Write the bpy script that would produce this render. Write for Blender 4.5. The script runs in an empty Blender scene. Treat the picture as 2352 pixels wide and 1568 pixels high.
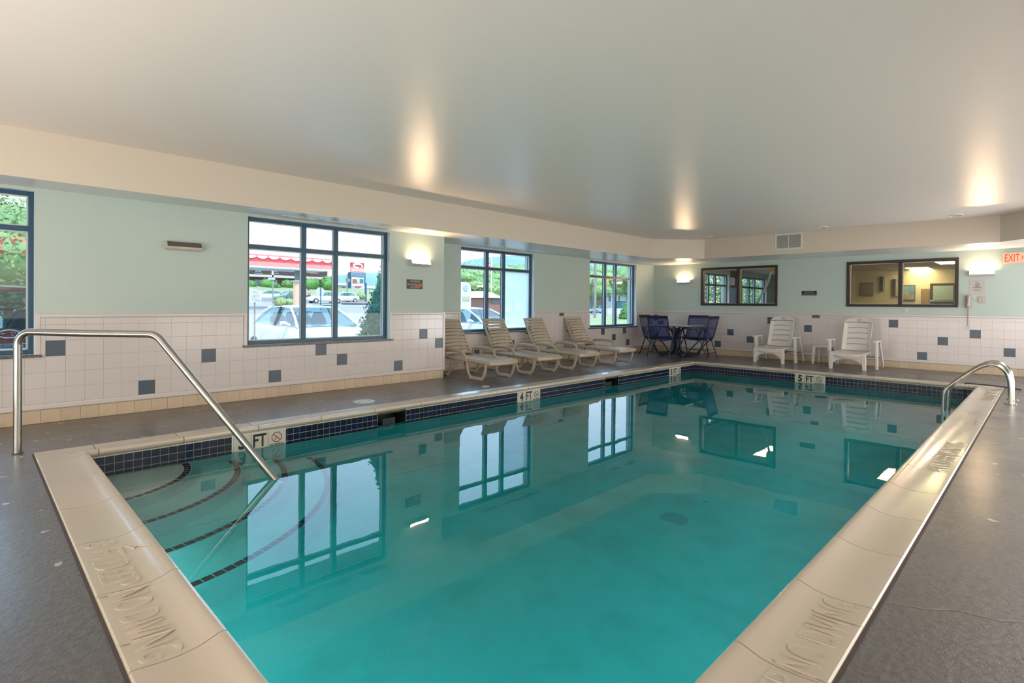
import bpy, math, random
from mathutils import Vector, Matrix
random.seed(7)
SC = bpy.context.scene
COL = SC.collection

# ------------------------------------------------------------------ camera
YAW, PIT, ROL, FPX, CYP = .7829282801981295, -.006623919701809239, -.008645661504384155, 1243.3477678265803, 708.0861128659246
CAM = Vector((0, 0, 1.15))
cy_, sy_ = math.cos(YAW), math.sin(YAW)
_f = Vector((math.cos(PIT)*cy_, math.cos(PIT)*sy_, math.sin(PIT)))
_r = Vector((sy_, -cy_, 0)); _d = _f.cross(_r)
_r2 = math.cos(ROL)*_r + math.sin(ROL)*_d
_d2 = -math.sin(ROL)*_r + math.cos(ROL)*_d
cam = bpy.data.cameras.new('camera'); camo = bpy.data.objects.new('camera', cam); COL.objects.link(camo)
m = Matrix.Identity(4)
for i in range(3):
    m[i][0] = _r2[i]; m[i][1] = -_d2[i]; m[i][2] = -_f[i]; m[i][3] = CAM[i]
camo.matrix_world = m
cam.sensor_fit = 'HORIZONTAL'; cam.sensor_width = 36
cam.lens = 36*FPX/2352; cam.shift_y = (CYP-784)/2352
cam.clip_start = .05; cam.clip_end = 2000
SC.camera = camo

# ------------------------------------------------------------------ world, sun, large lights, exposure
w = bpy.data.worlds.new('sky'); SC.world = w; w.use_nodes = True
nt = w.node_tree; nt.nodes.clear()
wo = nt.nodes.new('ShaderNodeOutputWorld'); bg = nt.nodes.new('ShaderNodeBackground')
tc = nt.nodes.new('ShaderNodeTexCoord'); sx = nt.nodes.new('ShaderNodeSeparateXYZ'); cr = nt.nodes.new('ShaderNodeValToRGB')
nt.links.new(tc.outputs['Generated'], sx.inputs[0]); nt.links.new(sx.outputs['Z'], cr.inputs[0])
e = cr.color_ramp.elements
e[0].position = 0; e[0].color = (.53, .53, .54, 1)
e[1].position = .5; e[1].color = (.40, .66, .95, 1)
x = e.new(.08); x.color = (.56, .60, .64, 1)
x = e.new(.25); x.color = (.52, .74, .98, 1)
nt.links.new(cr.outputs[0], bg.inputs[0]); bg.inputs[1].default_value = 2.8
nt.links.new(bg.outputs[0], wo.inputs[0])
def light(name, kind, loc, rot, energy, color, size=None, size_y=None):
    l = bpy.data.lights.new(name, kind); o = bpy.data.objects.new(name, l); COL.objects.link(o)
    o.location = loc; o.rotation_euler = rot; l.energy = energy; l.color = color
    if kind == 'AREA':
        l.shape = 'RECTANGLE'; l.size = size; l.size_y = size_y or size
    return o
sun = light('sun', 'SUN', (0, 0, 30), (math.radians(-28), math.radians(14), 0), 3.2, (1, .96, .9)); sun.data.angle = .03
sun.rotation_euler = Vector((-.25, -.55, 1)).to_track_quat('Z', 'Y').to_euler()
# added fill lamps out of view, brightening the hall and its ceiling
light('fill_light_near_wall', 'AREA', (-2.45, -.6, 1.5), (0, math.radians(-95), 0), 30, (1, .90, .81), 1.5, 3.4)
light('fill_light_right_wall', 'AREA', (1.2, -2.3, 1.4), (math.radians(100), 0, 0), 40, (1, .90, .81), 6.0, 1.3)
light('fill_uplight_near_wall', 'AREA', (-2.4, 2.4, .45), (0, math.radians(-134), 0), 110, (1, .90, .81), .7, 6.0)
light('fill_uplight_behind_camera', 'AREA', (-1.7, 2.5, .6), (math.radians(180), 0, 0), 55, (1, .90, .81), 1.4, 5.0)
light('fill_light_under_right_soffit', 'AREA', (7.0, -.7, 2.19), (math.radians(60), 0, 0), 100, (1, .90, .81), 9.0, .3)
light('fill_uplight_right_side', 'AREA', (7.2, -1.2, .3), (math.radians(112), 0, 0), 105, (1, .90, .81), 8.0, 1.2)
fl = light('fill_uplight_far_corner', 'AREA', (11.6, -1.5, .35), (0, 0, 0), 75, (.94, .97, 1), 1.8, 1.6)
fl.rotation_euler = Vector((-.55, .62, .55)).to_track_quat('-Z', 'Y').to_euler()
# added unseen lamps below the near and right coping, brightening the water
light('underwater_fill', 'AREA', (.66, 2.4, -.6), (0, math.radians(-90), 0), 6, (.93, 1, 1), .5, 2.6)
light('underwater_fill', 'AREA', (4.9, .78, -.55), (math.radians(90), 0, 0), 12.5, (.93, 1, 1), 8.2, .4)
vs = SC.view_settings
SC.display_settings.display_device = 'sRGB'
vs.view_transform = 'Standard'; vs.look = 'None'; vs.gamma = 1; vs.use_curve_mapping = False
vs.exposure = 0.32
cyc = SC.cycles
cyc.max_bounces = 10; cyc.diffuse_bounces = 4; cyc.glossy_bounces = 4; cyc.transmission_bounces = 8
cyc.transparent_max_bounces = 12; cyc.volume_bounces = 0
cyc.sample_clamp_indirect = 4; cyc.use_denoising = True
cyc.use_adaptive_sampling = True; cyc.adaptive_threshold = .02
cyc.caustics_reflective = False

# ------------------------------------------------------------------ pixel rays of the photograph onto real planes
def ray(px, py):
    return _r2*((px-1176)/FPX) + _d2*((py-CYP)/FPX) + _f
def ony(px, py, Y): d = ray(px, py); return CAM + d*(Y/d.y)
def onx(px, py, X): d = ray(px, py); return CAM + d*(X/d.x)

# ------------------------------------------------------------------ materials
MATS = {}
def mat(name, color, rough=.5, metal=0, spec=.5, noise=None, bump=None, emit=None, vary=0, ior=None, coat=0, trans=0):
    if name in MATS: return MATS[name]
    ma = bpy.data.materials.new(name); ma.use_nodes = True; MATS[name] = ma
    n = ma.node_tree.nodes; L = ma.node_tree.links; b = n['Principled BSDF']
    b.inputs['Base Color'].default_value = (*color, 1); b.inputs['Roughness'].default_value = rough
    b.inputs['Metallic'].default_value = metal; b.inputs['Specular IOR Level'].default_value = spec
    if coat: b.inputs['Coat Weight'].default_value = coat; b.inputs['Coat Roughness'].default_value = .1
    if trans: b.inputs['Transmission Weight'].default_value = trans
    if emit: b.inputs['Emission Color'].default_value = (*emit[0], 1); b.inputs['Emission Strength'].default_value = emit[1]
    src = None
    if noise or bump:
        t = n.new('ShaderNodeTexCoord')
    if noise:      # (scale, color2, lo, hi[, detail])
        tx = n.new('ShaderNodeTexNoise'); tx.inputs['Scale'].default_value = noise[0]
        tx.inputs['Detail'].default_value = noise[4] if len(noise) > 4 else 4
        L.new(t.outputs['Object'], tx.inputs['Vector'])
        r = n.new('ShaderNodeMapRange'); r.inputs['From Min'].default_value = noise[2]; r.inputs['From Max'].default_value = noise[3]
        L.new(tx.outputs['Fac'], r.inputs['Value'])
        mx = n.new('ShaderNodeMix'); mx.data_type = 'RGBA'
        mx.inputs['A'].default_value = (*color, 1); mx.inputs['B'].default_value = (*noise[1], 1)
        L.new(r.outputs[0], mx.inputs['Factor']); src = mx.outputs['Result']
    if vary:
        oi = n.new('ShaderNodeObjectInfo'); r2 = n.new('ShaderNodeMapRange')
        r2.inputs['To Min'].default_value = 1-vary; r2.inputs['To Max'].default_value = 1+vary
        L.new(oi.outputs['Random'], r2.inputs['Value'])
        hs = n.new('ShaderNodeHueSaturation'); L.new(r2.outputs[0], hs.inputs['Value'])
        if src: L.new(src, hs.inputs['Color'])
        else: hs.inputs['Color'].default_value = (*color, 1)
        src = hs.outputs[0]
    if src: L.new(src, b.inputs['Base Color'])
    if bump:       # (scale, strength, distance)
        tb = n.new('ShaderNodeTexNoise'); tb.inputs['Scale'].default_value = bump[0]; tb.inputs['Detail'].default_value = 3
        L.new(t.outputs['Object'], tb.inputs['Vector'])
        bp = n.new('ShaderNodeBump'); bp.inputs['Strength'].default_value = bump[1]; bp.inputs['Distance'].default_value = bump[2]
        L.new(tb.outputs['Fac'], bp.inputs['Height']); L.new(bp.outputs[0], b.inputs['Normal'])
    return ma

M_WALL = mat('aqua wall paint', (.50, .60, .56), .45, noise=(1.3, (.53, .62, .58), .3, .7), bump=(60, .15, .002))
M_FASC = mat('cream paint', (.70, .61, .51), .5, bump=(80, .15, .002))
M_SOFF = mat('soffit paint', (.74, .75, .73), .3, bump=(6, .08, .01))
M_CEIL = mat('satin ceiling paint', (.82, .75, .705), .34, bump=(3.5, .12, .03))
M_TILE = mat('white wall tile', (.68, .62, .61), .16, vary=.012)
M_BLUE = mat('slate blue tile', (.085, .115, .15), .3, vary=.1)
M_GROUT = mat('wall grout', (.52, .47, .46), .7)
M_TRIM = mat('white tile trim', (.70, .64, .62), .2)
M_BASE = mat('tan base tile', (.62, .49, .35), .35, vary=.05, noise=(9, (.50, .37, .25), .55, .8))
M_BGRT = mat('brown base grout', (.25, .17, .10), .8)
M_COPE = mat('sandstone coping', (.50, .425, .345), .20, spec=.85, coat=.35, noise=(45, (.50, .43, .35), .52, .80), bump=(160, .12, .002), vary=.04)
M_CJ = mat('coping joint grout', (.30, .22, .15), .8)
M_PLAS = mat('white pool plaster', (.88, .89, .85), .7, noise=(2.5, (.70, .75, .70), .45, .75))
M_PTILE = mat('navy pool tile', (.006, .010, .035), .12, vary=.4)
M_PGRT = mat('pale pool grout', (.50, .54, .46), .7)
M_MARK = mat('cream marker tile', (.55, .54, .46), .3)
M_BLK = mat('black glaze', (.006, .006, .006), .4)
M_RED = mat('red glaze', (.30, .02, .02), .4)
M_STEEL = mat('brushed stainless steel', (.46, .44, .41), .22, 1)
M_FRAME = mat('bronze frame with painted blue glow', (.012, .075, .14), .32, spec=.6)  # blue sky glow on the bronze is put into the base colour
M_FRAMEB = mat('dark brown window frame', (.030, .018, .014), .4)
M_REVEAL = mat('white reveal', (.70, .76, .78), .4)
M_GRAN = mat('granite sill', (.10, .08, .08), .25, noise=(120, (.25, .21, .19), .5, .6))
M_BEIGE = mat('beige resin', (.50, .42, .32), .35)
M_WHITE = mat('white resin', (.72, .68, .64), .38)
M_NAVY = mat('navy powder coated steel', (.010, .014, .032), .35)
M_BROWN = mat('dark brown paint', (.05, .02, .01), .5)
M_METAL = mat('grey metal', (.35, .35, .34), .4, .8)
M_LIDW = mat('pale lid plastic', (.62, .64, .62), .4)
M_HOUS = mat('sconce housing', (.62, .55, .48), .35, spec=.5)
M_RUBB = mat('black rubber', (.02, .02, .02), .7)

def lamp(name, color, strength):
    ma = bpy.data.materials.new(name); ma.use_nodes = True; n = ma.node_tree.nodes; n.clear()
    o = n.new('ShaderNodeOutputMaterial'); em = n.new('ShaderNodeEmission')
    em.inputs[0].default_value = (*color, 1); em.inputs[1].default_value = strength
    ma.node_tree.links.new(em.outputs[0], o.inputs[0]); return ma
M_LAMP = lamp('warm lamp diffuser', (1, .66, .38), 105)
M_PANEL = lamp('fluorescent lens', (1, .84, .45), 13)
M_EXIT = lamp('exit lens', (1, .66, .42), .75)
M_EXITR = lamp('exit red', (1, .05, .02), .9)

def glass(name, tint=(.93, .97, .98), ior=1.5, haze=0, hazec=(.8, .9, 1)):
    ma = bpy.data.materials.new(name); ma.use_nodes = True; n = ma.node_tree.nodes; L = ma.node_tree.links; n.clear()
    o = n.new('ShaderNodeOutputMaterial'); t = n.new('ShaderNodeBsdfTransparent'); g = n.new('ShaderNodeBsdfGlossy')
    f = n.new('ShaderNodeLayerWeight'); mx = n.new('ShaderNodeMixShader'); f.inputs['Blend'].default_value = .5
    t.inputs[0].default_value = (*tint, 1); g.inputs['Roughness'].default_value = 0
    f0 = ((ior-1)/(ior+1))**2
    pw = n.new('ShaderNodeMath'); pw.operation = 'POWER'; pw.inputs[1].default_value = 5; L.new(f.outputs['Facing'], pw.inputs[0])
    ma2 = n.new('ShaderNodeMath'); ma2.operation = 'MULTIPLY_ADD'; ma2.inputs[1].default_value = 1-f0; ma2.inputs[2].default_value = f0
    L.new(pw.outputs[0], ma2.inputs[0])
    L.new(ma2.outputs[0], mx.inputs[0]); L.new(t.outputs[0], mx.inputs[1]); L.new(g.outputs[0], mx.inputs[2])
    out = mx.outputs[0]
    if haze:
        tr = n.new('ShaderNodeBsdfTranslucent'); tr.inputs[0].default_value = (*hazec, 1)
        tx = n.new('ShaderNodeTexNoise'); tcn = n.new('ShaderNodeTexCoord'); mp = n.new('ShaderNodeMapping')
        mp.inputs['Scale'].default_value = (30, 30, 1.6); L.new(tcn.outputs['Object'], mp.inputs[0]); L.new(mp.outputs[0], tx.inputs['Vector'])
        r = n.new('ShaderNodeMapRange'); r.inputs['To Min'].default_value = haze-.12; r.inputs['To Max'].default_value = haze+.1
        L.new(tx.outputs['Fac'], r.inputs['Value'])
        m2 = n.new('ShaderNodeMixShader'); L.new(r.outputs[0], m2.inputs[0]); L.new(out, m2.inputs[1]); L.new(tr.outputs[0], m2.inputs[2]); out = m2.outputs[0]
    L.new(out, o.inputs[0]); return ma
M_GLASS = glass('window glass')
M_GLASSI = glass('interior window glass', (.94, .95, .90), 1.75)
M_FOG = glass('fogged glass', haze=.82)

def water_mat():
    ma = bpy.data.materials.new('pool water'); ma.use_nodes = True; n = ma.node_tree.nodes; L = ma.node_tree.links; n.clear()
    o = n.new('ShaderNodeOutputMaterial'); rf = n.new('ShaderNodeBsdfRefraction'); g = n.new('ShaderNodeBsdfGlossy')
    f = n.new('ShaderNodeFresnel'); mx = n.new('ShaderNodeMixShader'); v = n.new('ShaderNodeVolumeAbsorption')
    rf.inputs['IOR'].default_value = 1.33; rf.inputs['Roughness'].default_value = 0
    g.inputs['Roughness'].default_value = 0.0; f.inputs[0].default_value = 1.45
    tx = n.new('ShaderNodeTexNoise'); tx.inputs['Scale'].default_value = 3; tcn = n.new('ShaderNodeTexCoord')
    L.new(tcn.outputs['Object'], tx.inputs['Vector'])
    bp = n.new('ShaderNodeBump'); bp.inputs['Strength'].default_value = .02; bp.inputs['Distance'].default_value = .02
    L.new(tx.outputs['Fac'], bp.inputs['Height']); L.new(bp.outputs[0], g.inputs['Normal'])
    L.new(f.outputs[0], mx.inputs[0]); L.new(rf.outputs[0], mx.inputs[1]); L.new(g.outputs[0], mx.inputs[2])
    v.inputs['Color'].default_value = (.02, .928, .950, 1); v.inputs['Density'].default_value = 1.9
    L.new(mx.outputs[0], o.inputs[0]); L.new(v.outputs[0], o.inputs['Volume']); return ma
M_WATER = water_mat()

def deck_mat():
    ma = bpy.data.materials.new('painted deck'); ma.use_nodes = True; n = ma.node_tree.nodes; L = ma.node_tree.links
    b = n['Principled BSDF']; t = n.new('ShaderNodeTexCoord')
    def noise(scale, det, rough=.6):
        x = n.new('ShaderNodeTexNoise'); x.inputs['Scale'].default_value = scale; x.inputs['Detail'].default_value = det
        x.inputs['Roughness'].default_value = rough; L.new(t.outputs['Object'], x.inputs['Vector']); return x
    def rng(src, a, bb, c=0, d=1):
        r = n.new('ShaderNodeMapRange'); r.inputs['From Min'].default_value = a; r.inputs['From Max'].default_value = bb
        r.inputs['To Min'].default_value = c; r.inputs['To Max'].default_value = d; L.new(src, r.inputs['Value']); return r.outputs[0]
    def mix(fac, a, bb):
        x = n.new('ShaderNodeMix'); x.data_type = 'RGBA'; L.new(fac, x.inputs['Factor'])
        for k, v in (('A', a), ('B', bb)):
            if isinstance(v, tuple): x.inputs[k].default_value = (*v, 1)
            else: L.new(v, x.inputs[k])
        return x.outputs['Result']
    big = noise(1.6, 4); fine = noise(34, 5, .7); grit = noise(120, 3)
    c = mix(rng(big.outputs['Fac'], .35, .65), (.045, .040, .043), (.075, .066, .066))
    c = mix(rng(fine.outputs['Fac'], .42, .62), c, (.105, .094, .093))
    v = n.new('ShaderNodeTexVoronoi'); v.inputs['Scale'].default_value = 9; v.feature = 'F1'; v.inputs['Randomness'].default_value = 1
    nv = noise(18, 3)
    vm = n.new('ShaderNodeVectorMath'); vm.operation = 'MULTIPLY_ADD'; vm.inputs[1].default_value = (.09, .09, 0)
    L.new(nv.outputs['Color'], vm.inputs[0]); L.new(t.outputs['Object'], vm.inputs[2]); L.new(vm.outputs[0], v.inputs['Vector'])
    sp = n.new('ShaderNodeSeparateColor'); L.new(v.outputs['Color'], sp.inputs[0])
    a = n.new('ShaderNodeMath'); a.operation = 'LESS_THAN'; a.inputs[1].default_value = .17; L.new(v.outputs['Distance'], a.inputs[0])
    bq = n.new('ShaderNodeMath'); bq.operation = 'GREATER_THAN'; bq.inputs[1].default_value = .80; L.new(sp.outputs[0], bq.inputs[0])
    cq = n.new('ShaderNodeMath'); cq.operation = 'MULTIPLY'; L.new(a.outputs[0], cq.inputs[0]); L.new(bq.outputs[0], cq.inputs[1])
    c = mix(cq.outputs[0], c, (.46, .42, .38)); L.new(c, b.inputs['Base Color'])
    L.new(rng(big.outputs['Fac'], .35, .65, .26, .42), b.inputs['Roughness'])
    b.inputs['Specular IOR Level'].default_value = .6; b.inputs['Coat Weight'].default_value = .45; b.inputs['Coat Roughness'].default_value = .22
    bp = n.new('ShaderNodeBump'); bp.inputs['Strength'].default_value = .7; bp.inputs['Distance'].default_value = .009
    L.new(fine.outputs['Fac'], bp.inputs['Height'])
    b2 = n.new('ShaderNodeBump'); b2.inputs['Strength'].default_value = .3; b2.inputs['Distance'].default_value = .002
    L.new(grit.outputs['Fac'], b2.inputs['Height']); L.new(bp.outputs[0], b2.inputs['Normal']); L.new(b2.outputs[0], b.inputs['Normal'])
    return ma
M_DECK = deck_mat()

# ------------------------------------------------------------------ mesh building
class MB:
    def __init__(s): s.v = []; s.f = []
    def add(s, vs_, fs):
        k = len(s.v); s.v += [tuple(p) for p in vs_]; s.f += [tuple(i+k for i in q) for q in fs]; return s
    def box(s, x0, x1, y0, y1, z0, z1):
        return s.add([(x0,y0,z0),(x1,y0,z0),(x1,y1,z0),(x0,y1,z0),(x0,y0,z1),(x1,y0,z1),(x1,y1,z1),(x0,y1,z1)],
                     [(0,3,2,1),(4,5,6,7),(0,1,5,4),(1,2,6,5),(2,3,7,6),(3,0,4,7)])
    def cbox(s, c, d): return s.box(c[0]-d[0]/2, c[0]+d[0]/2, c[1]-d[1]/2, c[1]+d[1]/2, c[2]-d[2]/2, c[2]+d[2]/2)
    def quad(s, *p): return s.add(p, [tuple(range(len(p)))])
    def loft(s, rings, close=True, caps=True):
        n = len(rings[0]); vs_ = [p for r in rings for p in r]; fs = []
        for i in range(len(rings)-1):
            for j in range(n if close else n-1):
                k = (j+1) % n; fs.append((i*n+j, i*n+k, (i+1)*n+k, (i+1)*n+j))
        if caps: fs.append(tuple(range(n-1, -1, -1))); fs.append(tuple((len(rings)-1)*n+j for j in range(n)))
        return s.add(vs_, fs)
    def tube(s, pts, r, n=8, flat=None, closed=False):
        pts = [Vector(p) for p in pts]; rings = []
        N = len(pts); up = None
        for i, p in enumerate(pts):
            if closed: t = (pts[(i+1) % N]-pts[i-1]).normalized()
            else: t = (pts[min(i+1, N-1)]-pts[max(i-1, 0)]).normalized()
            if up is None: up = Vector((0,0,1)) if abs(t.z) < .9 else Vector((1,0,0))
            a = (up - t*up.dot(t)).normalized(); b = t.cross(a); up = a
            rr = r[i] if isinstance(r, (list, tuple)) else r
            fa, fb = (flat if flat else (1, 1))
            rings.append([p + a*(rr*fa*math.cos(2*math.pi*j/n)) + b*(rr*fb*math.sin(2*math.pi*j/n)) for j in range(n)])
        if closed: rings.append(rings[0]); return s.loft(rings, caps=False)
        return s.loft(rings)
    def cyl(s, a, b, r, n=16, r2=None):
        return s.tube([a, b], [r, r if r2 is None else r2], n)
    def prism(s, poly, fn, a, b):      # poly: list of (u,v); fn(u,v,w) -> point
        return s.loft([[fn(u, v, a) for u, v in poly], [fn(u, v, b) for u, v in poly]])
    def build(s, name, material, parent=None, smooth=False, bevel=0, rel=True, kind=None, seg=2):
        off = parent.location if (parent is not None and rel) else Vector((0, 0, 0))
        me = bpy.data.meshes.new(name); me.from_pydata([tuple(Vector(p)-off) for p in s.v], [], s.f); me.update()
        me.materials.append(material)
        import bmesh
        bm = bmesh.new(); bm.from_mesh(me); bmesh.ops.recalc_face_normals(bm, faces=bm.faces); bm.to_mesh(me); bm.free()
        if smooth:
            me.polygons.foreach_set('use_smooth', [True]*len(me.polygons))
            try: me.set_sharp_from_angle(angle=math.radians(40))
            except Exception: pass
        o = bpy.data.objects.new(name, me); COL.objects.link(o)
        if parent is not None: o.parent = parent
        if bevel:
            md = o.modifiers.new('bevel', 'BEVEL'); md.width = bevel; md.segments = seg; md.limit_method = 'ANGLE'
        if kind: o['kind'] = kind
        return o

def thing(name, label=None, cat=None, loc=(0,0,0), rotz=0, group=None, kind=None):
    o = bpy.data.objects.new(name, None); COL.objects.link(o); o.location = loc; o.rotation_euler = (0, 0, rotz)
    o.empty_display_size = .1
    return tag(o, label, cat, group, kind)
def tag(o, label=None, cat=None, group=None, kind=None):
    if label: o['label'] = label
    if cat: o['category'] = cat
    if group: o['group'] = group
    if kind: o['kind'] = kind
    return o
def kids(o): return [c for c in bpy.data.objects if c.parent == o]
def dup(o, parent=None):
    c = o.copy(); COL.objects.link(c); c.parent = parent
    for k in kids(o):
        dup(k, c)
    return c
def copy_of(o, loc, rotz, label):
    ch = dup(o); ch.location = loc; ch.rotation_euler = (0, 0, rotz); ch['label'] = label; return ch

SLABS = {}
def slab(name, axis, w_, h_, t, ma, parent, pos, ch=.0015, label=None):
    """a thin chamfered tile, its face towards -axis; pos = centre of its back face in world space"""
    key = (axis, round(w_, 3), round(h_, 3), round(t, 4), ma.name)
    me = SLABS.get(key)
    if me is None:
        a, b = w_/2, h_/2
        P = []
        for (d, k) in ((0, 0), (t-ch, 0), (t, ch)):
            for (sx_, sz_) in ((-1,-1), (1,-1), (1,1), (-1,1)):
                u, v = sx_*(a-k), sz_*(b-k)
                if axis == 'y': P.append((u, -d, v))
                elif axis == 'x': P.append((-d, -u, v))
                elif axis == '+x': P.append((d, u, v))
                elif axis == '+y': P.append((-u, d, v))
                else: P.append((u, v, d))
        F = [(0,1,5,4),(1,2,6,5),(2,3,7,6),(3,0,4,7),(4,5,9,8),(5,6,10,9),(6,7,11,10),(7,4,8,11),(8,9,10,11)]
        me = bpy.data.meshes.new(name); me.from_pydata(P, [], F); me.update(); me.materials.append(ma); SLABS[key] = me
    o = bpy.data.objects.new(name, me); COL.objects.link(o)
    o.location = Vector(pos) - (parent.location if parent else Vector()); o.parent = parent
    if label: o['label'] = label
    return o

def text(name, s_, origin, xd, yd, height, width, depth, ma, parent=None, spacing=1.0, bold=0):
    cu = bpy.data.curves.new('txt', 'FONT'); cu.body = s_; cu.size = 1; cu.extrude = .5; cu.resolution_u = 3; cu.space_character = spacing; cu.offset = bold
    cu.align_x = 'CENTER'
    to = bpy.data.objects.new('txt', cu); COL.objects.link(to)
    dg = bpy.context.evaluated_depsgraph_get(); me = bpy.data.meshes.new_from_object(to.evaluated_get(dg))
    bpy.data.objects.remove(to)
    xs = [v.co.x for v in me.vertices]; ys = [v.co.y for v in me.vertices]
    cx, cy2 = (min(xs)+max(xs))/2, (min(ys)+max(ys))/2; sw, sh = max(xs)-min(xs), max(ys)-min(ys)
    xd = Vector(xd).normalized(); yd = Vector(yd).normalized(); nd = xd.cross(yd)
    off = parent.location if parent is not None else Vector()
    for v in me.vertices:
        p = Vector(origin) + xd*((v.co.x-cx)/sw*width) + yd*((v.co.y-cy2)/sh*height) + nd*(v.co.z*depth*2*.5+0)
        v.co = p - off
    me.name = name; me.materials.clear(); me.materials.append(ma); me.update()
    o = bpy.data.objects.new(name, me); COL.objects.link(o); o.parent = parent; return o

# ================================================================== THE ROOM
YL, YR, XF = 6.718, 7.378, 12.665
XC = 5.24              # end of the column / start of the recessed wall
XN, YS = -2.6, -2.4    # unseen near and right walls
ZS, ZC = 2.20, 2.617   # soffit, ceiling
POX0, POX1, POY0, POY1 = .348, 10.655, .462, 5.375   # coping outer rectangle
CW = .288
PX0, PX1, PY0, PY1 = POX0+CW-.02, POX1-CW+.02, POY0+CW-.02, POY1-CW+.02   # pool wall faces
ZW = -.172

# floor: deck around the pool
d = MB()
for (a, b, c_, e_) in ((XN, POX0-.004, YS, 7.5), (POX1+.004, XF+.05, YS, 7.5), (POX0-.004, POX1+.004, YS, POY0-.004), (POX0-.004, POX1+.004, POY1+.004, 7.5)):
    d.box(a, b, c_, e_, -.14, 0)
floor = tag(d.build('floor', M_DECK), 'grey painted concrete pool deck with worn speckles', None, kind='structure')
# hairline cracks in the deck (deck-coloured filler, paler)
M_CRACK = mat('crack filler', (.30, .27, .25), .7)
cb = MB()
def crack(p0, p1, wd=.007, n=16, amp=.03):
    p0, p1 = Vector(p0), Vector(p1); dr = (p1-p0); nn = Vector((-dr.y, dr.x, 0)).normalized(); pts = []
    for i in range(n+1): pts.append(p0+dr*(i/n)+nn*random.uniform(-amp, amp))
    L_, R_ = [p+nn*wd/2*random.uniform(.3, 1) for p in pts], [p-nn*wd/2*random.uniform(.3, 1) for p in pts]
    for i in range(n): cb.quad(L_[i], L_[i+1], R_[i+1], R_[i])
crack((2.55, .44, .0012), (3.4, -1.2, .0012)); crack((2.2, 6.65, .0012), (2.9, 5.42, .0012)); crack((11.3, .6, .0012), (11.3, 4.6, .0012), .01, 20, .02)
crack((10.68, 1.9, .0012), (12.6, 2.0, .0012), .006)
cb.build('floor_crack', M_CRACK, floor)

def wall_y(name, y, x0, x1, ztop, holes, thick=.24, label=None):
    """wall facing -Y at y with rectangular openings"""
    b = MB(); xs = x0
    for (a, c_, z0, z1) in sorted(holes):
        b.box(xs, a, y, y+thick, -.1, ztop); b.box(a, c_, y, y+thick, -.1, z0); b.box(a, c_, y, y+thick, z1, ztop); xs = c_
    b.box(xs, x1, y, y+thick, -.1, ztop)
    return tag(b.build(name, M_WALL), label, kind='structure')
W1 = (-1.50, .438, .648, 2.172); W2 = (2.322, 4.262, .648, 2.172)
W3 = (6.126, 8.035, .648, 2.172); W4 = (9.89, 11.829, .648, 2.172)
wl = wall_y('wall_left', YL, XN, XC, 2.9, [W1, W2], .24, 'pale aqua painted wall over white tile wainscot')
wr = wall_y('wall_back', YR, XC, 22.0, 2.9, [W3, W4, (15.3, 17.35, .648, 2.172), (18.4, 20.6, .648, 2.172)], .26, 'recessed aqua wall with two gridded windows behind the loungers')
tag(MB().box(XC-.24, XC, YL+.24, YR+.26, -.1, 2.9).build('wall_return', M_WALL), 'short aqua return wall of the pier', kind='structure')
W5 = (4.298, 6.072, 1.176, 2.086); W6 = (1.188, 2.960, 1.174, 2.081)     # interior windows (Y ranges)
b = MB(); ys = YS-.1
for (a, c_, z0, z1) in sorted([W5, W6]):
    b.box(XF, XF+.15, ys, a, -.1, 2.9); b.box(XF, XF+.15, a, c_, -.1, z0); b.box(XF, XF+.15, a, c_, z1, 2.9); ys = c_
b.box(XF, XF+.15, ys, YR, -.1, 2.9)
wf = tag(b.build('wall_far', M_WALL), 'pale aqua end wall with two framed interior windows', kind='structure')
tag(MB().box(XN-.15, XN, YS-.1, 7.6, -.1, 2.9).build('wall_near', M_WALL), kind='structure')
tag(MB().box(XN, XF, YS-.15, YS, -.1, 2.9).build('wall_right', M_WALL), kind='structure')

# ceiling and dropped soffit
tag(MB().box(XN, XF+.15, YS, 7.7, ZC, ZC+.2).build('ceiling', M_CEIL), 'smooth satin off-white ceiling', kind='structure')
inner = [(XN, 6.28), (10.62, 6.28), (11.42, 5.43), (11.42, .575), (10.62, -.23), (XN, -.23)]
inner = [(XN, 6.22), (10.62, 6.22), (11.40, 5.40), (11.40, .575), (10.60, -.225), (XN, -.225)]
outer = [(XN, 7.377), (XF-.001, 7.377), (XF-.001, 7.37), (XF-.001, -.2), (XF-.001, YS), (XN, YS)]
sf = MB()
for i in range(5):
    a, b_, c_, d_ = inner[i], inner[i+1], outer[i+1] if i else outer[1], outer[i]
# soffit underside as a polygon ring
def ringpoly(z): 
    P = [(XN, 7.377), (XF-.001, 7.377), (XF-.001, YS), (XN, YS), (XN, -.225), (10.60, -.225), (11.40, .575), (11.40, 5.40), (10.62, 6.22), (XN, 6.22)]
    return [(x_, y_, z) for x_, y_ in P]
sf.quad(*ringpoly(ZS))
soff = tag(sf.build('ceiling_soffit', M_SOFF), 'lowered soffit running above the windows', kind='structure')
ff = MB()
for i in range(5):
    (xa, ya), (xb, yb) = inner[i], inner[i+1]
    ff.quad((xa, ya, ZS), (xb, yb, ZS), (xb, yb, ZC+.01), (xa, ya, ZC+.01))
fo = ff.build('soffit_fascia', M_FASC, soff)
fo['label'] = 'cream vertical face of the soffit'

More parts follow.
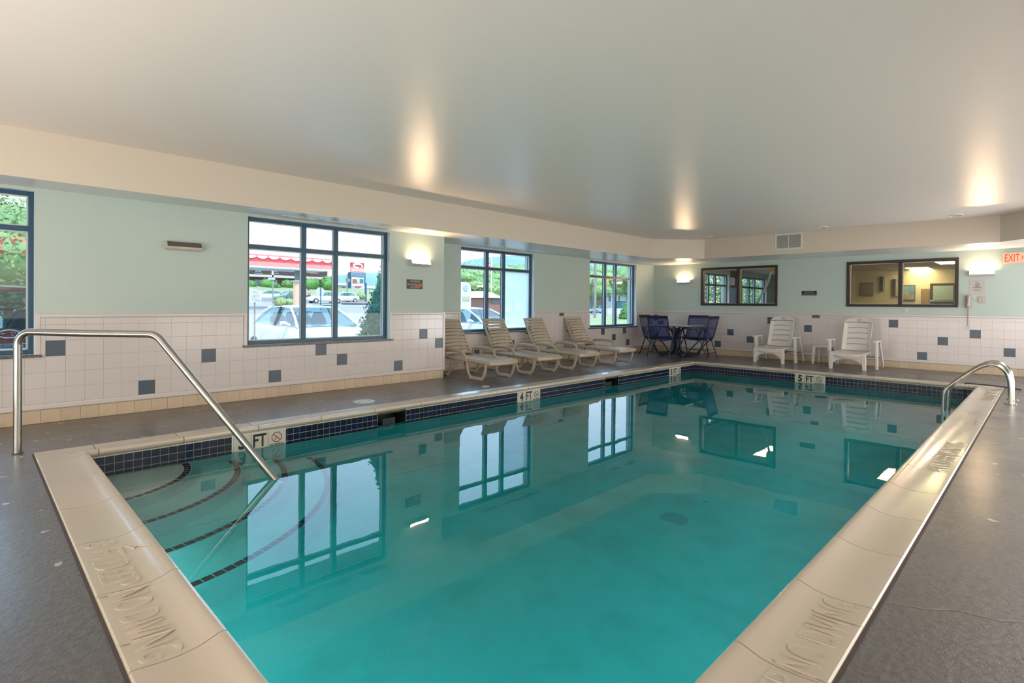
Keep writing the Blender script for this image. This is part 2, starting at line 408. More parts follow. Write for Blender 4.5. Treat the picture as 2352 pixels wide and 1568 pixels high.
# ---- tiles on walls
ROWS = [(.18, .3275), (.3275, .475), (.475, .6245), (.6245, .7745), (.7745, .924), (.924, .99)]
def cut(u0, u1, z0, z1, holes):
    res = [(u0, u1, z0, z1)]
    for (a, b_, c_, d_) in holes:
        nx = []
        for (p, q, r, s_) in res:
            if q <= a or p >= b_ or s_ <= c_ or r >= d_: nx.append((p, q, r, s_)); continue
            if r < c_: nx.append((p, q, r, c_)); r = c_
            if p < a: nx.append((p, a, r, s_))
            if q > b_: nx.append((b_, q, r, s_))
        res = nx
    return [t_ for t_ in res if t_[1]-t_[0] > .012 and t_[3]-t_[2] > .012]
def clad(wall, axis, plane, u0, u1, phase, pitch, holes, dark, basephase, nolabel=False):
    g = .0018
    P = (lambda u, z, o=0: (u, plane-o, z)) if axis == 'y' else (lambda u, z, o=0: (plane-o, u, z))
    bk = MB()
    for (a, b_, z0, z1) in cut(u0, u1, .125, 1.0, holes):
        if axis == 'y': bk.box(a, b_, plane-.006, plane+.01, z0, z1)
        else: bk.box(plane-.006, plane+.01, a, b_, z0, z1)
    bk.build('tile_grout', M_GROUT, wall)
    k0 = math.floor((u0-phase)/pitch)-1
    for k in range(k0, int((u1-u0)/pitch)+k0+4):
        for r, (z0, z1) in enumerate(ROWS):
            a, b_ = max(phase+k*pitch, u0), min(phase+(k+1)*pitch, u1)
            if b_-a < .015: continue
            uc = phase+(k+.5)*pitch
            dk = any(rr == r and abs(uc-(du+pitch/2 if axis == 'y' else du-pitch/2)) < pitch*.5 for du, rr in dark)
            for (p, q, s_, t_) in cut(a, b_, z0, z1, holes):
                slab('tile', axis, q-p-.0010, t_-s_-.0026, .009 if not dk else .0095, M_BLUE if dk else M_TILE, wall, P((p+q)/2, (s_+t_)/2, .0005), ch=.0008, label='slate blue accent tile' if dk else None)
    kb = math.floor((u0-basephase)/pitch)-1
    bb = MB()
    if axis == 'y': bb.box(u0, u1, plane-.004, plane+.01, 0, .128)
    else: bb.box(plane-.004, plane+.01, u0, u1, 0, .128)
    bb.build('base_grout', M_BGRT, wall)
    for k in range(kb, int((u1-u0)/pitch)+kb+4):
        a, b_ = max(basephase+k*pitch, u0), min(basephase+(k+1)*pitch, u1)
        if b_-a < .015: continue
        slab('base_tile', axis, b_-a-g, .122, .007, M_BASE, wall, P((a+b_)/2, .062, .003))
    # cap and foot mouldings
    for nm, za, zb, dp in (('cap_moulding', .99, 1.03, .022), ('foot_moulding', .128, .178, .018)):
        mm = MB()
        for (a, b_, z0, z1) in cut(u0, u1, za, zb, holes):
            prof = [(-.002, z0), (dp*.7, z0), (dp, z0+.008), (dp, z1-.012), (dp*.6, z1), (-.002, z1)]
            fn = (lambda o_, z, u: (u, plane-o_, z)) if axis == 'y' else (lambda o_, z, u: (plane-o_, u, z))
            mm.prism(prof, fn, a, b_)
        mm.build(nm, M_TRIM, wall)
    for (a, b_, z0, z1) in holes:      # upright mouldings beside the openings
        if z0 > 1: continue
        for ua, ub in ((a, a+.038), (b_-.038, b_)):
            if ua < u0 or ub > u1: continue
            mm = MB()
            if axis == 'y': mm.box(ua, ub, plane-.018, plane+.01, z0-.02, 1.03)
            else: mm.box(plane-.018, plane+.01, ua, ub, z0-.02, 1.03)
            mm.build('jamb_moulding', M_TRIM, wall, bevel=.004)
H = lambda w_: (w_[0]-.038, w_[1]+.038, w_[2]-.028, 9)
DL = [(.517, 3), (1.25, 0), (1.838, 2), (2.573, 0), (3.16, 2), (3.457, 1), (4.339, 0), (4.779, 3), (5.078, 2)]
clad(wl, 'y', YL, -1.7, XC-.02, .515, .147, [H(W1), H(W2)], DL, .4824)
DR = [(8.842, 5), (10.326, 2), (10.778, 1), (11.229, 2), (11.38, 0), (7.36, 1), (6.46, 0), (12.12, 2)]
clad(wr, 'y', YR, XC+.02, XF-.01, 10.328, .15, [H(W3), H(W4)], DR, 10.40)
DF = [(7.375, 4), (5.714, 0), (5.413, 2), (4.956, 1), (4.43, 4), (3.735, 3), (3.583, 5), (3.28, 0), (2.212, 4), (1.755, 0), (1.453, 2), (1.002, 3), (.548, 1), (7.2, 3)]
clad(wf, 'x', XF, -.6, YR-.01, 5.714, .1513, [], DF, 1.897)
# pier return (faces +X) : corner moulding + tiles
for r, (z0, z1) in enumerate(ROWS):
    for k in range(4):
        slab('tile', '+x', .147, z1-z0-.0025, .009, M_TILE, wl, (XC-.002, YL+.075+k*.15, (z0+z1)/2))
cm = MB().box(XC-.022, XC+.016, YL-.02, YL+.012, .125, 1.03); cm.build('corner_moulding', M_TRIM, wl, bevel=.006)
MB().box(XC-.01, XC+.02, YL, YR, .99, 1.03).build('cap_moulding', M_TRIM, wl)
MB().box(XC-.01, XC+.006, YL+.01, YR, 0, .126).build('base_tile', M_BASE, wl)

# ---- exterior windows
def window(n, w_, y, label, fog=False, pier=0):
    x0, x1, z0, z1 = w_; c = (x1-x0)/1.94; root = thing('window_%d' % n, label, loc=((x0+x1)/2, y+.1, z0), kind='structure')
    yf, yb = y+.066, y+.155     # frame front/back
    f = MB(); fw = .042
    f.box(x0, x0+fw, yf, yb, z0, z1); f.box(x1-fw, x1, yf, yb, z0, z1); f.box(x0+fw, x1-fw, yf, yb, z1-fw, z1); f.box(x0+fw, x1-fw, yf, yb, z0, z0+fw)
    f.build('outer_frame', M_FRAME, root, bevel=.003)
    m1, m2 = x0+.718*c, x0+1.157*c
    for mx_ in (m1, m2): MB().box(mx_-.026, mx_+.026, yf, yb, z0+fw, z1-fw).build('mullion', M_FRAME, root, bevel=.003)
    zt = 1.822
    for a, b_ in ((x0+fw, m1-.026), (m1+.026, m2-.026), (m2+.026, x1-fw)):
        MB().box(a, b_, yf, yb, zt-.023, zt+.023).build('transom', M_FRAME, root, bevel=.003)
    for i, (a, b_) in enumerate(((x0+fw, m1-.026), (m1+.026, m2-.026), (m2+.026, x1-fw))):
        for j, (p, q) in enumerate(((z0+fw, zt-.023), (zt+.023, z1-fw))):
            fg = fog and i == 2 and j == 0
            st = MB()       # slim pale glazing stop around each pane
            for (u0, u1, v0, v1) in ((a, a+.012, p, q), (b_-.012, b_, p, q), (a+.012, b_-.012, p, p+.012), (a+.012, b_-.012, q-.012, q)):
                st.box(u0, u1, yf+.03, yf+.05, v0, v1)
            st.build('glazing_stop', M_REVEAL, root)
            g = MB().quad((a, yf+.045, p), (b_, yf+.045, p), (b_, yf+.045, q), (a, yf+.045, q)).build('pane', M_FOG if fg else M_GLASS, root)
            if fg: g['label'] = 'fogged translucent pane'
    s_ = MB().box(x0-.05, x1+.05, y-.03, y+.066, z0-.026, z0-.001); o = s_.build('sill', M_GRAN, root, bevel=.003); o['label'] = 'speckled dark granite sill'
    rv = MB().box(x1-.003, x1+.001, y-.003, y+.16, z0, z1).box(x0-.001, x0+.003, y-.003, y+.16, z0, z1).box(x0, x1, y-.003, y+.16, z1-.003, z1+.001)
    rv.build('reveal', M_REVEAL, root)
    return root
window(1, W1, YL, 'window at the far left edge with a dark red car close behind it')
window(2, W2, YL, 'large gridded window with a silver sedan parked outside')
window(3, W3, YR, 'gridded window behind the loungers with one fogged pane', True)
window(4, W4, YR, 'gridded window nearest the dining table', )
window(7, (15.3, 17.35, .648, 2.172), YR, 'window of the fitness room seen through the left interior window')
window(8, (18.4, 20.6, .648, 2.172), YR, 'second window of the fitness room seen through the left interior window')

# ---- interior windows
def iwindow(n, w_, mid, label):
    y0, y1, z0, z1 = w_; root = thing('window_%d' % n, label, loc=(XF, (y0+y1)/2, z0), kind='structure'); fw = .052
    f = MB(); xa, xb = XF-.022, XF+.13
    f.box(xa, xb, y0, y0+fw, z0, z1); f.box(xa, xb, y1-fw, y1, z0, z1); f.box(xa, xb, y0+fw, y1-fw, z0, z0+fw); f.box(xa, xb, y0+fw, y1-fw, z1-fw, z1)
    f.build('outer_frame', M_FRAMEB, root, bevel=.004)
    MB().box(xa, xb, mid-.03, mid+.03, z0+fw, z1-fw).build('mullion', M_FRAMEB, root, bevel=.004)
    for a, b_ in ((y0+fw, mid-.03), (mid+.03, y1-fw)):
        MB().quad((XF+.07, a, z0+fw), (XF+.07, b_, z0+fw), (XF+.07, b_, z1-fw), (XF+.07, a, z1-fw)).build('pane', M_GLASSI, root)
        st = MB()
        for (u0, u1, v0, v1) in ((a, a+.01, z0+fw, z1-fw), (b_-.01, b_, z0+fw, z1-fw), (a+.01, b_-.01, z0+fw, z0+fw+.01), (a+.01, b_-.01, z1-fw-.01, z1-fw)): st.box(XF+.055, XF+.068, u0, u1, v0, v1)
        st.build('glazing_bead', M_TRIM, root)
iwindow(5, W5, 5.17, 'dark framed interior window left of the small black sign')
iwindow(6, W6, 2.06, 'wide brown framed interior window into a lit room')

# ================================================================== POOL
pb = MB()
zs, zd = -1.02, -1.62
# floor profile
FP = [(PX0-.05, zs), (3.0, zs), (7.2, zd), (PX1+.05, zd)]
for (xa, za), (xb, zb) in zip(FP, FP[1:]): pb.quad((xa, PY0-.02, za), (xb, PY0-.02, zb), (xb, PY1+.02, zb), (xa, PY1+.02, za))
# side walls up to just below the tile band
def strip(p, q, zt, zb, off=0): pb.quad((*p, zb), (*q, zb), (*q, zt), (*p, zt))
ZB = -.214
strip((PX0, PY0), (PX1, PY0), -.03, -1.7); strip((PX0, PY0), (PX0, PY1), -.03, -1.7)
def with_holes(y, x0, x1, holes):     # left wall with skimmer mouths
    xs = x0
    for a, b_ in holes:
        pb.quad((xs, y, -1.7), (a, y, -1.7), (a, y, -.03), (xs, y, -.03))
        pb.quad((a, y, -1.7), (b_, y, -1.7), (b_, y, -.23), (a, y, -.23)); xs = b_
    pb.quad((xs, y, -1.7), (x1, y, -1.7), (x1, y, -.03), (xs, y, -.03))
SK = [(3.10, 3.46), (7.28, 7.66)]
with_holes(PY1, PX0, PX1, SK)
strip((PX1, PY0), (PX1, PY1), -.03, -1.7)
basin = tag(pb.build('pool_basin', M_PLAS), 'white plastered pool basin with a navy tile band at the waterline', kind='structure')
for k, (a, b_) in enumerate(SK):
    sk = MB()
    sk.quad((a, PY1, -.03), (a, PY1+.25, -.03), (b_, PY1+.25, -.03), (b_, PY1, -.03)); sk.quad((a, PY1, -.23), (a, PY1+.25, -.23), (b_, PY1+.25, -.23), (b_, PY1, -.23))
    sk.quad((a, PY1, -.23), (a, PY1+.25, -.23), (a, PY1+.25, -.03), (a, PY1, -.03)); sk.quad((b_, PY1, -.23), (b_, PY1+.25, -.23), (b_, PY1+.25, -.03), (b_, PY1, -.03))
    sk.quad((a, PY1+.25, -.23), (b_, PY1+.25, -.23), (b_, PY1+.25, -.03), (a, PY1+.25, -.03))
    so = sk.build('skimmer_mouth', mat('skimmer dark plastic', (.012, .014, .018), .4), basin); so['label'] = 'dark skimmer opening in the tile band'
    w_ = MB().box(a+.1, b_-.1, PY1+.06, PY1+.075, -.2, -.11); w_.build('skimmer_weir', mat('dark weir', (.014, .016, .02), .5), so)
# waterline tiles
TP = .0605
def band(axis, plane, u0, u1, skip, near):
    g = .0045; stuff = MB(); cnt = 0
    gp = MB()
    th = .006
    def gadd(a, b_, z0=-.2365, z1=-.028):
        if axis == 'y': gp.box(a, b_, plane-.003, plane+.004, z0, z1)
        elif axis == 'x': gp.box(plane-.003, plane+.004, a, b_, z0, z1)
    segs = []; xs = u0
    for a, b_ in sorted(skip): segs.append((xs, a)); xs = b_
    segs.append((xs, u1))
    for a, b_ in segs: gadd(a, b_)
    gp.build('tile_bedding', M_PGRT, basin)
    n = int((u1-u0)/TP)+1
    for i in range(n):
        a, b_ = u0+i*TP, min(u0+(i+1)*TP, u1)
        for s0, s1 in skip:
            if a < s1 and b_ > s0:
                if a < s0: b_ = s0
                else: a = s1
        if b_-a < .012: continue
        for r in range(3):
            z1 = -.0345-r*TP; z0 = z1-TP
            pos = ((a+b_)/2, plane-.003, (z0+z1)/2) if axis == 'y' else (plane-.003, (a+b_)/2, (z0+z1)/2)
            if near(a) and r < 3:
                slab('waterline_tile', axis, b_-a-g, TP-g, th, M_PTILE, basin, pos); cnt += 1
            else:
                hw, hh = (b_-a-g)/2, (TP-g)/2
                if axis == 'y': stuff.box(pos[0]-hw, pos[0]+hw, plane-.003-th, plane-.003, pos[2]-hh, pos[2]+hh)
                else: stuff.box(plane-.003-th, plane-.003, pos[1]-hw, pos[1]+hw, pos[2]-hh, pos[2]+hh)
    if stuff.v: stuff.build('waterline_tile_run', M_PTILE, basin, kind='stuff')
MKL = [(1.652, 2.106, '3'), (5.25, 5.70, '4'), (9.36, 9.80, '5')]
MKF = (2.746, 3.204)
band('y', PY1, PX0, PX1, SK+[(a-.01, b_+.01) for a, b_, _ in MKL], lambda a: a < 4.6)
band('x', PX1, PY0, PY1, [(MKF[0]-.01, MKF[1]+.01)], lambda a: a < 2.4)
def octagon(mb, c_, r0, r1, fn, d0, d1):
    A = [(c_[0]+r*math.cos(math.pi/8+i*math.pi/4), c_[1]+r*math.sin(math.pi/8+i*math.pi/4)) for r in (r1, r0) for i in range(8)]
    for i in range(8):
        j = (i+1) % 8; mb.prism([A[i], A[j], A[8+j], A[8+i]], fn, d0, d1)
def marker(axis, plane, u0, u1, num, red):
    """three cream tiles: number, FT, no-diving symbol"""
    w_ = (u1-u0)/3; flip = 1 if axis == 'y' else -1
    for i in range(3):
        uc = u0+w_*(i+.5) if flip == 1 else u1-w_*(i+.5)
        pos = (uc, plane-.002, -.108) if axis == 'y' else (plane-.002, uc, -.108)
        t_ = slab('depth_marker', axis, w_-.003, .150, .007, M_MARK, basin, pos)
        fz = -.0095
        O = (lambda z: (uc, plane+fz, z)) if axis == 'y' else (lambda z: (plane+fz, uc, z))
        xd = (1, 0, 0) if axis == 'y' else (0, -1, 0)
        fn = (lambda u, v, o_: (uc+u, plane-o_, -.098+v)) if axis == 'y' else (lambda u, v, o_: (plane-o_, uc-u, -.098+v))
        base = t_
        def fix(o_):      # make child coords relative to tile location
            for v in o_.data.vertices: v.co -= Vector(t_.location)
            o_.parent = t_
        if i == 0: fix(text('lettering', num, O(-.103), xd, (0, 0, 1), .118, .066, .001, M_BLK, bold=.045))
        elif i == 1: fix(text('lettering', 'FT', O(-.103), xd, (0, 0, 1), .118, .118, .001, M_BLK, bold=.022))
        else:
            ob = MB(); octagon(ob, (0, 0), .043, .050, fn, .0085, .0105)
            ob.prism([(-.035, .030), (-.030, .035), (.035, -.030), (.030, -.035)], fn, .0085, .0102)
            fix(ob.build('no_diving_ring', M_RED if red else M_BLK))
            sw = MB(); sw.prism([(-.026, -.030), (-.020, -.028), (.004, .002), (.024, .030), (.010, .010), (-.008, -.006)], fn, .0085, .0116)
            fix(sw.build('diver_figure', M_BLK))
            fix(text('lettering', 'NO DIVING', O(-.163), xd, (0, 0, 1), .016, .13, .001, M_BLK, bold=.03))
for a, b_, s_ in MKL: marker('y', PY1, a, b_, s_, s_ == '3')
marker('x', PX1, MKF[0], MKF[1], '5', False)

# corner steps: four quarter discs fanning from the near left corner, navy nosing tiles
cx0, cy0 = PX0, PY1
STEPS = [(.70, .09), (1.06, .27), (1.42, .45), (1.76, .63)]
for k, (R, dpt) in enumerate(STEPS):
    zt = ZW-dpt; zb = zt-.20 if k < 3 else zs-.01
    N = 26; prof = [(R-.10, zt), (R-.03, zt), (R-.008, zt-.010), (R, zt-.035), (R+.004, zt-.10), (R+.03, zt-.165), (R+.09, zb)]
    st = MB(); rings = []
    for i in range(N+1):
        a = -math.pi/2*i/N; ca, sa = math.cos(a), math.sin(a)
        rings.append([(cx0, cy0, zt)] + [(cx0+r_*ca, cy0+r_*sa, z_) for r_, z_ in prof])
    st.loft(rings, close=False, caps=False)
    s_o = st.build('corner_step', M_PLAS, basin, smooth=True)
    nt_ = MB(); m_ = int(R*math.pi/2/.066)
    for i in range(m_):
        a0, a1 = -math.pi/2*(i+.06)/m_, -math.pi/2*(i+.94)/m_
        q = [(r_, a_) for r_, a_ in ((R-.062, a0), (R-.014, a0), (R-.014, a1), (R-.062, a1))]
        pts = [(cx0+r_*math.cos(a_), cy0+r_*math.sin(a_)) for r_, a_ in q]
        nt_ = MB(); nt_.loft([[(x_, y_, zt-.002) for x_, y_ in pts], [(x_, y_, zt+.002) for x_, y_ in pts]])
        nt_.build('nosing_tile', M_PTILE, s_o)
# floor drain
dr = MB().cyl((3.95, 2.10, -1.17), (3.95, 2.10, -1.145), .11, 24); dr.build('floor_drain', M_LIDW, basin)

# water
wa = MB().box(PX0-.012, PX1+.012, PY0-.012, PY1+.012, -1.72, ZW)
water = tag(wa.build('pool_water', M_WATER), 'still clear turquoise water filling the pool', 'water', kind='stuff')

# ---- coping
prof = [(0, -.05), (0, .008), (.006, .014), (.03, .013), (.08, .007), (.14, .0045), (.19, .009), (.225, .019), (.25, .028), (.268, .031), (.281, .026), (.288, .012), (.287, -.006), (.276, -.022), (.258, -.030), (.24, -.031), (.24, -.05)]
cope = thing('pool_coping', 'cream cast stone coping with a raised rounded lip around the pool', loc=(0, 0, 0), kind='structure')
SIDES = {'near': lambda s_, u, z: (POX0+u, s_, z), 'far': lambda s_, u, z: (POX1-u, s_, z),
         'left': lambda s_, u, z: (s_, POY1-u, z), 'right': lambda s_, u, z: (s_, POY0+u, z)}
STONES = []
def stones(side, a, b_, joints):
    js = [a]+sorted(j for j in joints if a+.15 < j < b_-.15)+[b_]; fn = SIDES[side]
    for s0, s1 in zip(js, js[1:]):
        g0 = .003; m_ = MB()
        r0 = [fn(s0+g0+(u if s0 == a else 0), u, z) for u, z in prof]
        r1 = [fn(s1-g0-(u if s1 == b_ else 0), u, z) for u, z in prof]
        rings = [r0, r1]; m_.loft(rings)
        o = m_.build('coping_stone', M_COPE, cope, smooth=True); STONES.append((side, s0, s1, o))
    g_ = MB()
    jp = [(.002, -.05), (.002, .004), (.03, .008), (.14, .0005), (.225, .013), (.268, .026), (.283, .008), (.27, -.022), (.24, -.05)]
    g_.loft([[fn(a+u, u, z) for u, z in jp], [fn(b_-u, u, z) for u, z in jp]])
    g_.build('joint_grout', M_CJ, cope)
stones('near', POY0, POY1, [5.009, 4.41, 3.812, 3.203, 2.593, 1.99, 1.39, .83])
stones('left', POX0, POX1, [.70, 1.267+.0]+[1.865+.5975*k for k in range(15)])
stones('right', POX0, POX1, [.66, 1.23]+[1.82+.5925*k for k in range(15)])
stones('far', POY0, POY1, [4.48, 3.866, 3.245, 2.65, 2.03, 1.42, .84, 5.05])
cg = MB()
for (a, b_, c_, e_) in ((POX0-.012, POX0, POY0-.01, POY1+.01), (POX1, POX1+.012, POY0-.01, POY1+.01), (POX0, POX1, POY0-.012, POY0), (POX0, POX1, POY1, POY1+.012)):
    cg.box(a, b_, c_, e_, -.05, .002)
cg.build('edge_sealant', mat('dark sealant', (.06, .045, .04), .7), cope)
def zprof(u):
    P = prof[1:12]
    for (u0, z0), (u1, z1) in zip(P, P[1:]):
        if u0 <= u <= u1: return z0+(z1-z0)*(u-u0)/max(u1-u0, 1e-6)
    return .01
def letter(side, s0, s1, txt, wid=.50, uc=.095, hgt=.125):
    o = next(q for q in STONES if q[0] == side and abs(q[1]-s0) < .1 or q[0] == side and abs((q[1]+q[2])/2-(s0+s1)/2) < .1)
    st = o[3]; sc = (o[1]+o[2])/2
    c_ = SIDES[side](sc, uc, 0)
    xd, yd = ((0, -1, 0), (1, 0, 0)) if side == 'near' else ((1, 0, 0), (0, 1, 0))
    t_ = text('lettering', txt, c_, xd, yd, hgt, wid, .003, M_COPE, None)
    for v in t_.data.vertices:
        u = (v.co.x-POX0) if side == 'near' else (v.co.y-POY0)
        top = v.co.z > 0; v.co.z = zprof(u)+(.0042 if top else -.002)
    t_.parent = st
    md = t_.modifiers.new('bevel', 'BEVEL'); md.width = .0012; md.segments = 2
letter('near', 2.593, 3.203, '3 FT.DEEP', .54); letter('near', 1.99, 2.593, 'NO DIVING', .56)
letter('right', 1.23, 1.82, '3 FT.DEEP', .54); letter('right', 1.82, 2.41, 'NO DIVING', .56)
letter('right', 4.78, 5.375, '4 FT.DEEP', .54); letter('right', 5.375, 5.97, 'NO DIVING', .56)
letter('right', 8.93, 9.52, '5 FT.DEEP', .54); letter('right', 9.52, 10.1, 'NO DIVING', .5)
# embossed zigzag on the first lettered stone
zg = MB()
zp = [SIDES['near'](3.05, .165, 0), SIDES['near'](2.98, .195, 0), SIDES['near'](3.0, .205, 0), SIDES['near'](2.93, .25, 0)]
zg.tube([(p[0], p[1], zprof(p[0]-POX0)+.002) for p in zp], .003, 6); zg.build('embossed_stroke', M_COPE, next(q[3] for q in STONES if q[0] == 'near' and abs(q[1]-2.593) < .02))
# rope anchors flush in the right coping
for (x_, y_) in ((7.05, .50), (7.22, .505)):
    a_ = MB().cyl((x_, y_, .006), (x_, y_, .016), .028, 20); tag(a_.build('rope_anchor', M_METAL), ('nearer' if x_ < 7.1 else 'farther')+' of two round metal rope anchor caps in the right coping', 'anchor cap', 'rope anchor caps in the right coping')

# ---- deck lids
for (x_, y_, r_, lb, h_) in ((3.275, 5.69, .128, 'large round white skimmer lid with two finger holes on the left deck', 2), (5.125, 5.61, .055, 'small round pale lid in the deck near the first lounger', 0)):
    t_ = thing('deck_lid', lb, 'lid', (x_, y_, 0))
    MB().cyl((x_, y_, .0005), (x_, y_, .006), r_, 32).build('cover', M_LIDW, t_, bevel=.001)
    for s_ in ((-1, 1) if h_ else ()): MB().cyl((x_+s_*.06, y_, .0055), (x_+s_*.06, y_, .0068), .012, 12).build('finger_hole', M_BLK, t_)

# ================================================================== RAILS
def arc(c_, a0, a1, r, n, ex, ey):
    c_, ex, ey = Vector(c_), Vector(ex), Vector(ey)
    return [c_+ex*(r*math.cos(a0+(a1-a0)*i/n))+ey*(r*math.sin(a0+(a1-a0)*i/n)) for i in range(n+1)]
hr = thing('stair_handrail', 'brushed steel handrail bending down into the pool over the corner steps', 'handrail', (.264, 5.50, 0))
ex = Vector((.702, -.712, 0)); ez = Vector((0, 0, 1)); B0 = Vector((.264, 5.50, 0)); R_ = .085
pts = [B0+ez*-.01, B0+ez*.4, B0+ez*(.915-.10)]
pts += arc(B0+ex*.10+ez*(.915-.10), math.pi, math.pi/2, .10, 8, ex, ez)[1:]
pts += [B0+ex*.5+ez*.908]
slope = Vector((0, 0, 0)) + ex*(1.95-1.13) + ez*(-.184-.80); sl = slope.normalized()
P0 = B0+ex*.985+ez*.906; P1 = B0+ex*1.045+ez*.902
ang = math.atan2(-sl.z, sl.dot(ex))
cc = P0 - ez*.12
pts += arc(cc, math.pi/2, math.pi/2-ang, .12, 8, ex, ez)
last = pts[-1]
pts += [last+sl*.5, last+sl*1.0, last+sl*1.46]
MB().tube(pts, .0262, 16).build('rail', M_STEEL, hr, smooth=True)
MB().cyl(B0, B0+ez*.006, .034, 20).build('floor_collar', mat('dark collar', (.12, .09, .07), .5), hr)

ld = thing('pool_ladder', 'pair of arched steel grab rails at the far right of the pool', 'ladder', (9.13, .32, 0))
for k, x_ in enumerate((8.899, 9.361)):
    lad = [(.335, -.01), (.335, .17), (.345, .29), (.375, .385), (.44, .448), (.50, .466), (.565, .452), (.65, .402), (.76, .305), (.90, .165), (.945, .10), (.966, .02), (.970, -.15), (.970, -.9)]
    # smooth the polyline (Catmull-Rom)
    sp_ = []
    for i in range(len(lad)-1):
        p0, p1, p2, p3 = [Vector((0, *lad[max(0, min(len(lad)-1, j))])) for j in (i-1, i, i+1, i+2)]
        for t_ in (0, .25, .5, .75):
            q = .5*((2*p1)+(p2-p0)*t_+(2*p0-5*p1+4*p2-p3)*t_*t_+(3*p1-p0-3*p2+p3)*t_**3); sp_.append((x_, q.y, q.z))
    sp_.append((x_, lad[-1][0], lad[-1][1]))
    MB().tube(sp_, .0235, 14).build('grab_rail', M_STEEL, ld, smooth=True)
    MB().cyl((x_, .335, 0), (x_, .335, .010), .062, 24, .055).build('flange', M_STEEL, ld, smooth=True)
for z_ in (-.45, -.72): MB().box(8.90, 9.36, .915, .985, z_-.012, z_+.012).build('tread', M_LIDW, ld, bevel=.004)
bar = MB().tube([(10.50, .90, .030), (10.49, .87, .044), (10.49, .60, .040), (10.485, .43, .030), (10.48, .28, .016)], .011, 8)
tag(bar.build('steel_bar', mat('dark steel', (.08, .075, .07), .35, .6)), 'thin dark steel bar lying across the far right coping corner', 'bar')

# ================================================================== WALL FITTINGS
def sconce(c_, axis, lit, label):
    root = thing('wall_sconce', label, 'wall light', c_)
    fn = (lambda u, o_, z: (c_[0]+u, c_[1]-o_, c_[2]+z)) if axis == 'y' else (lambda u, o_, z: (c_[0]-o_, c_[1]+u, c_[2]+z))
    L_ = .165
    hs = MB()      # lower half trough
    pr = [(.0, -.045), (.05, -.045), (.075, -.035), (.085, -.012), (.078, -.012), (.068, -.028), (.045, -.036), (.008, -.036), (.008, .045), (0, .045)]
    hs.prism([(o_, z) for o_, z in pr], lambda o_, z, u: fn(u, o_, z), -L_, L_); hs.build('trough', M_HOUS, root, bevel=.002)
    for s_ in (-1, 1):
        MB().prism([(0, -.045), (.05, -.045), (.078, -.034), (.088, -.012), (.06, .043), (.0, .045)], lambda o_, z, u: fn(u, o_, z), s_*L_, s_*(L_+.008)).build('end_cap', M_HOUS, root)
    pl = MB().prism([(.010, -.034), (.045, -.033), (.066, -.026), (.075, -.010), (.050, .040), (.010, .040)], lambda o_, z, u: fn(u, o_, z), -L_+.004, L_-.004)
    pl.build('diffuser', M_LAMP if lit else mat('unlit lens', (.13, .105, .085), .25), root)
    return root
sconce((1.655, YL, 1.757), 'y', False, 'unlit wall sconce with a dark lens left of the large window')
sconce((4.76, YL, 1.762), 'y', True, 'glowing wall sconce above the brown warning sign')
sconce((XF, 6.51, 1.765), 'x', True, 'glowing wall sconce in the far corner above the dining set')
sconce((XF, .868, 1.78), 'x', True, 'glowing wall sconce above the paper notice')
# one more sconce on the unseen right wall
M_SIGNB = mat('brown sign plate', (.055, .032, .025), .4); M_SIGNK = mat('black sign plate', (.010, .012, .016), .4); M_LET = mat('pale lettering', (.55, .50, .42), .5)
sg = thing('warning_sign', 'brown NO DIVING sign with a worn orange patch below the sconce', 'sign', (4.69, YL, 1.443))
MB().box(4.549, 4.831, YL-.006, YL, 1.374, 1.513).build('plate', M_SIGNB, sg)
text('lettering', 'NO DIVING', (4.70, YL-.0065, 1.487), (1, 0, 0), (0, 0, 1), .028, .17, .001, M_LET, sg)
text('lettering', 'NO LIFEGUARD', (4.685, YL-.0065, 1.44), (1, 0, 0), (0, 0, 1), .028, .25, .001, M_LET, sg)
text('lettering', 'ON DUTY', (4.69, YL-.0065, 1.398), (1, 0, 0), (0, 0, 1), .028, .15, .001, M_LET, sg)
pt = MB(); pp = [(4.70, 1.39), (4.74, 1.385), (4.80, 1.40), (4.826, 1.43), (4.815, 1.455), (4.77, 1.46), (4.72, 1.44), (4.695, 1.42)]
pt.loft([[(x_, YL-.006, z_) for x_, z_ in pp], [(x_, YL-.0085, z_) for x_, z_ in pp]]); q = pt.build('worn_patch', mat('orange wear', (.42, .17, .10), .6), sg)
sg = thing('warning_sign', 'small black NO DIVING sign between the two interior windows', 'sign', (XF, 3.657, 1.455))
MB().box(XF-.006, XF, 3.511, 3.804, 1.407, 1.503).build('plate', M_SIGNK, sg)
text('lettering', 'NO DIVING', (XF-.0065, 3.657, 1.475), (0, -1, 0), (0, 0, 1), .02, .17, .001, M_LET, sg)
text('lettering', 'NO LIFEGUARD ON DUTY', (XF-.0065, 3.657, 1.435), (0, -1, 0), (0, 0, 1), .022, .26, .001, M_LET, sg)
# exit sign
ex_ = thing('exit_sign', 'illuminated EXIT sign with red letters high on the far wall', 'exit sign', (XF, .43, 2.03))
MB().box(XF-.055, XF, .27, .59, 1.932, 2.122).build('housing', mat('exit housing', (.7, .6, .5), .5), ex_, bevel=.006)
MB().box(XF-.058, XF-.0555, .278, .582, 1.945, 2.115).build('lens', M_EXIT, ex_)
text('lettering', 'EXIT', (XF-.0590, .475, 2.03), (0, -1, 0), (0, 0, 1), .125, .185, .002, M_EXITR, ex_)
ch = MB().prism([(-.012, .03), (0, .03), (.02, 0), (0, -.03), (-.012, -.03), (.008, 0)], lambda u, v, o_: (XF-o_, .353-u, 2.03+v), .0585, .061); ch.build('chevron', M_EXITR, ex_)
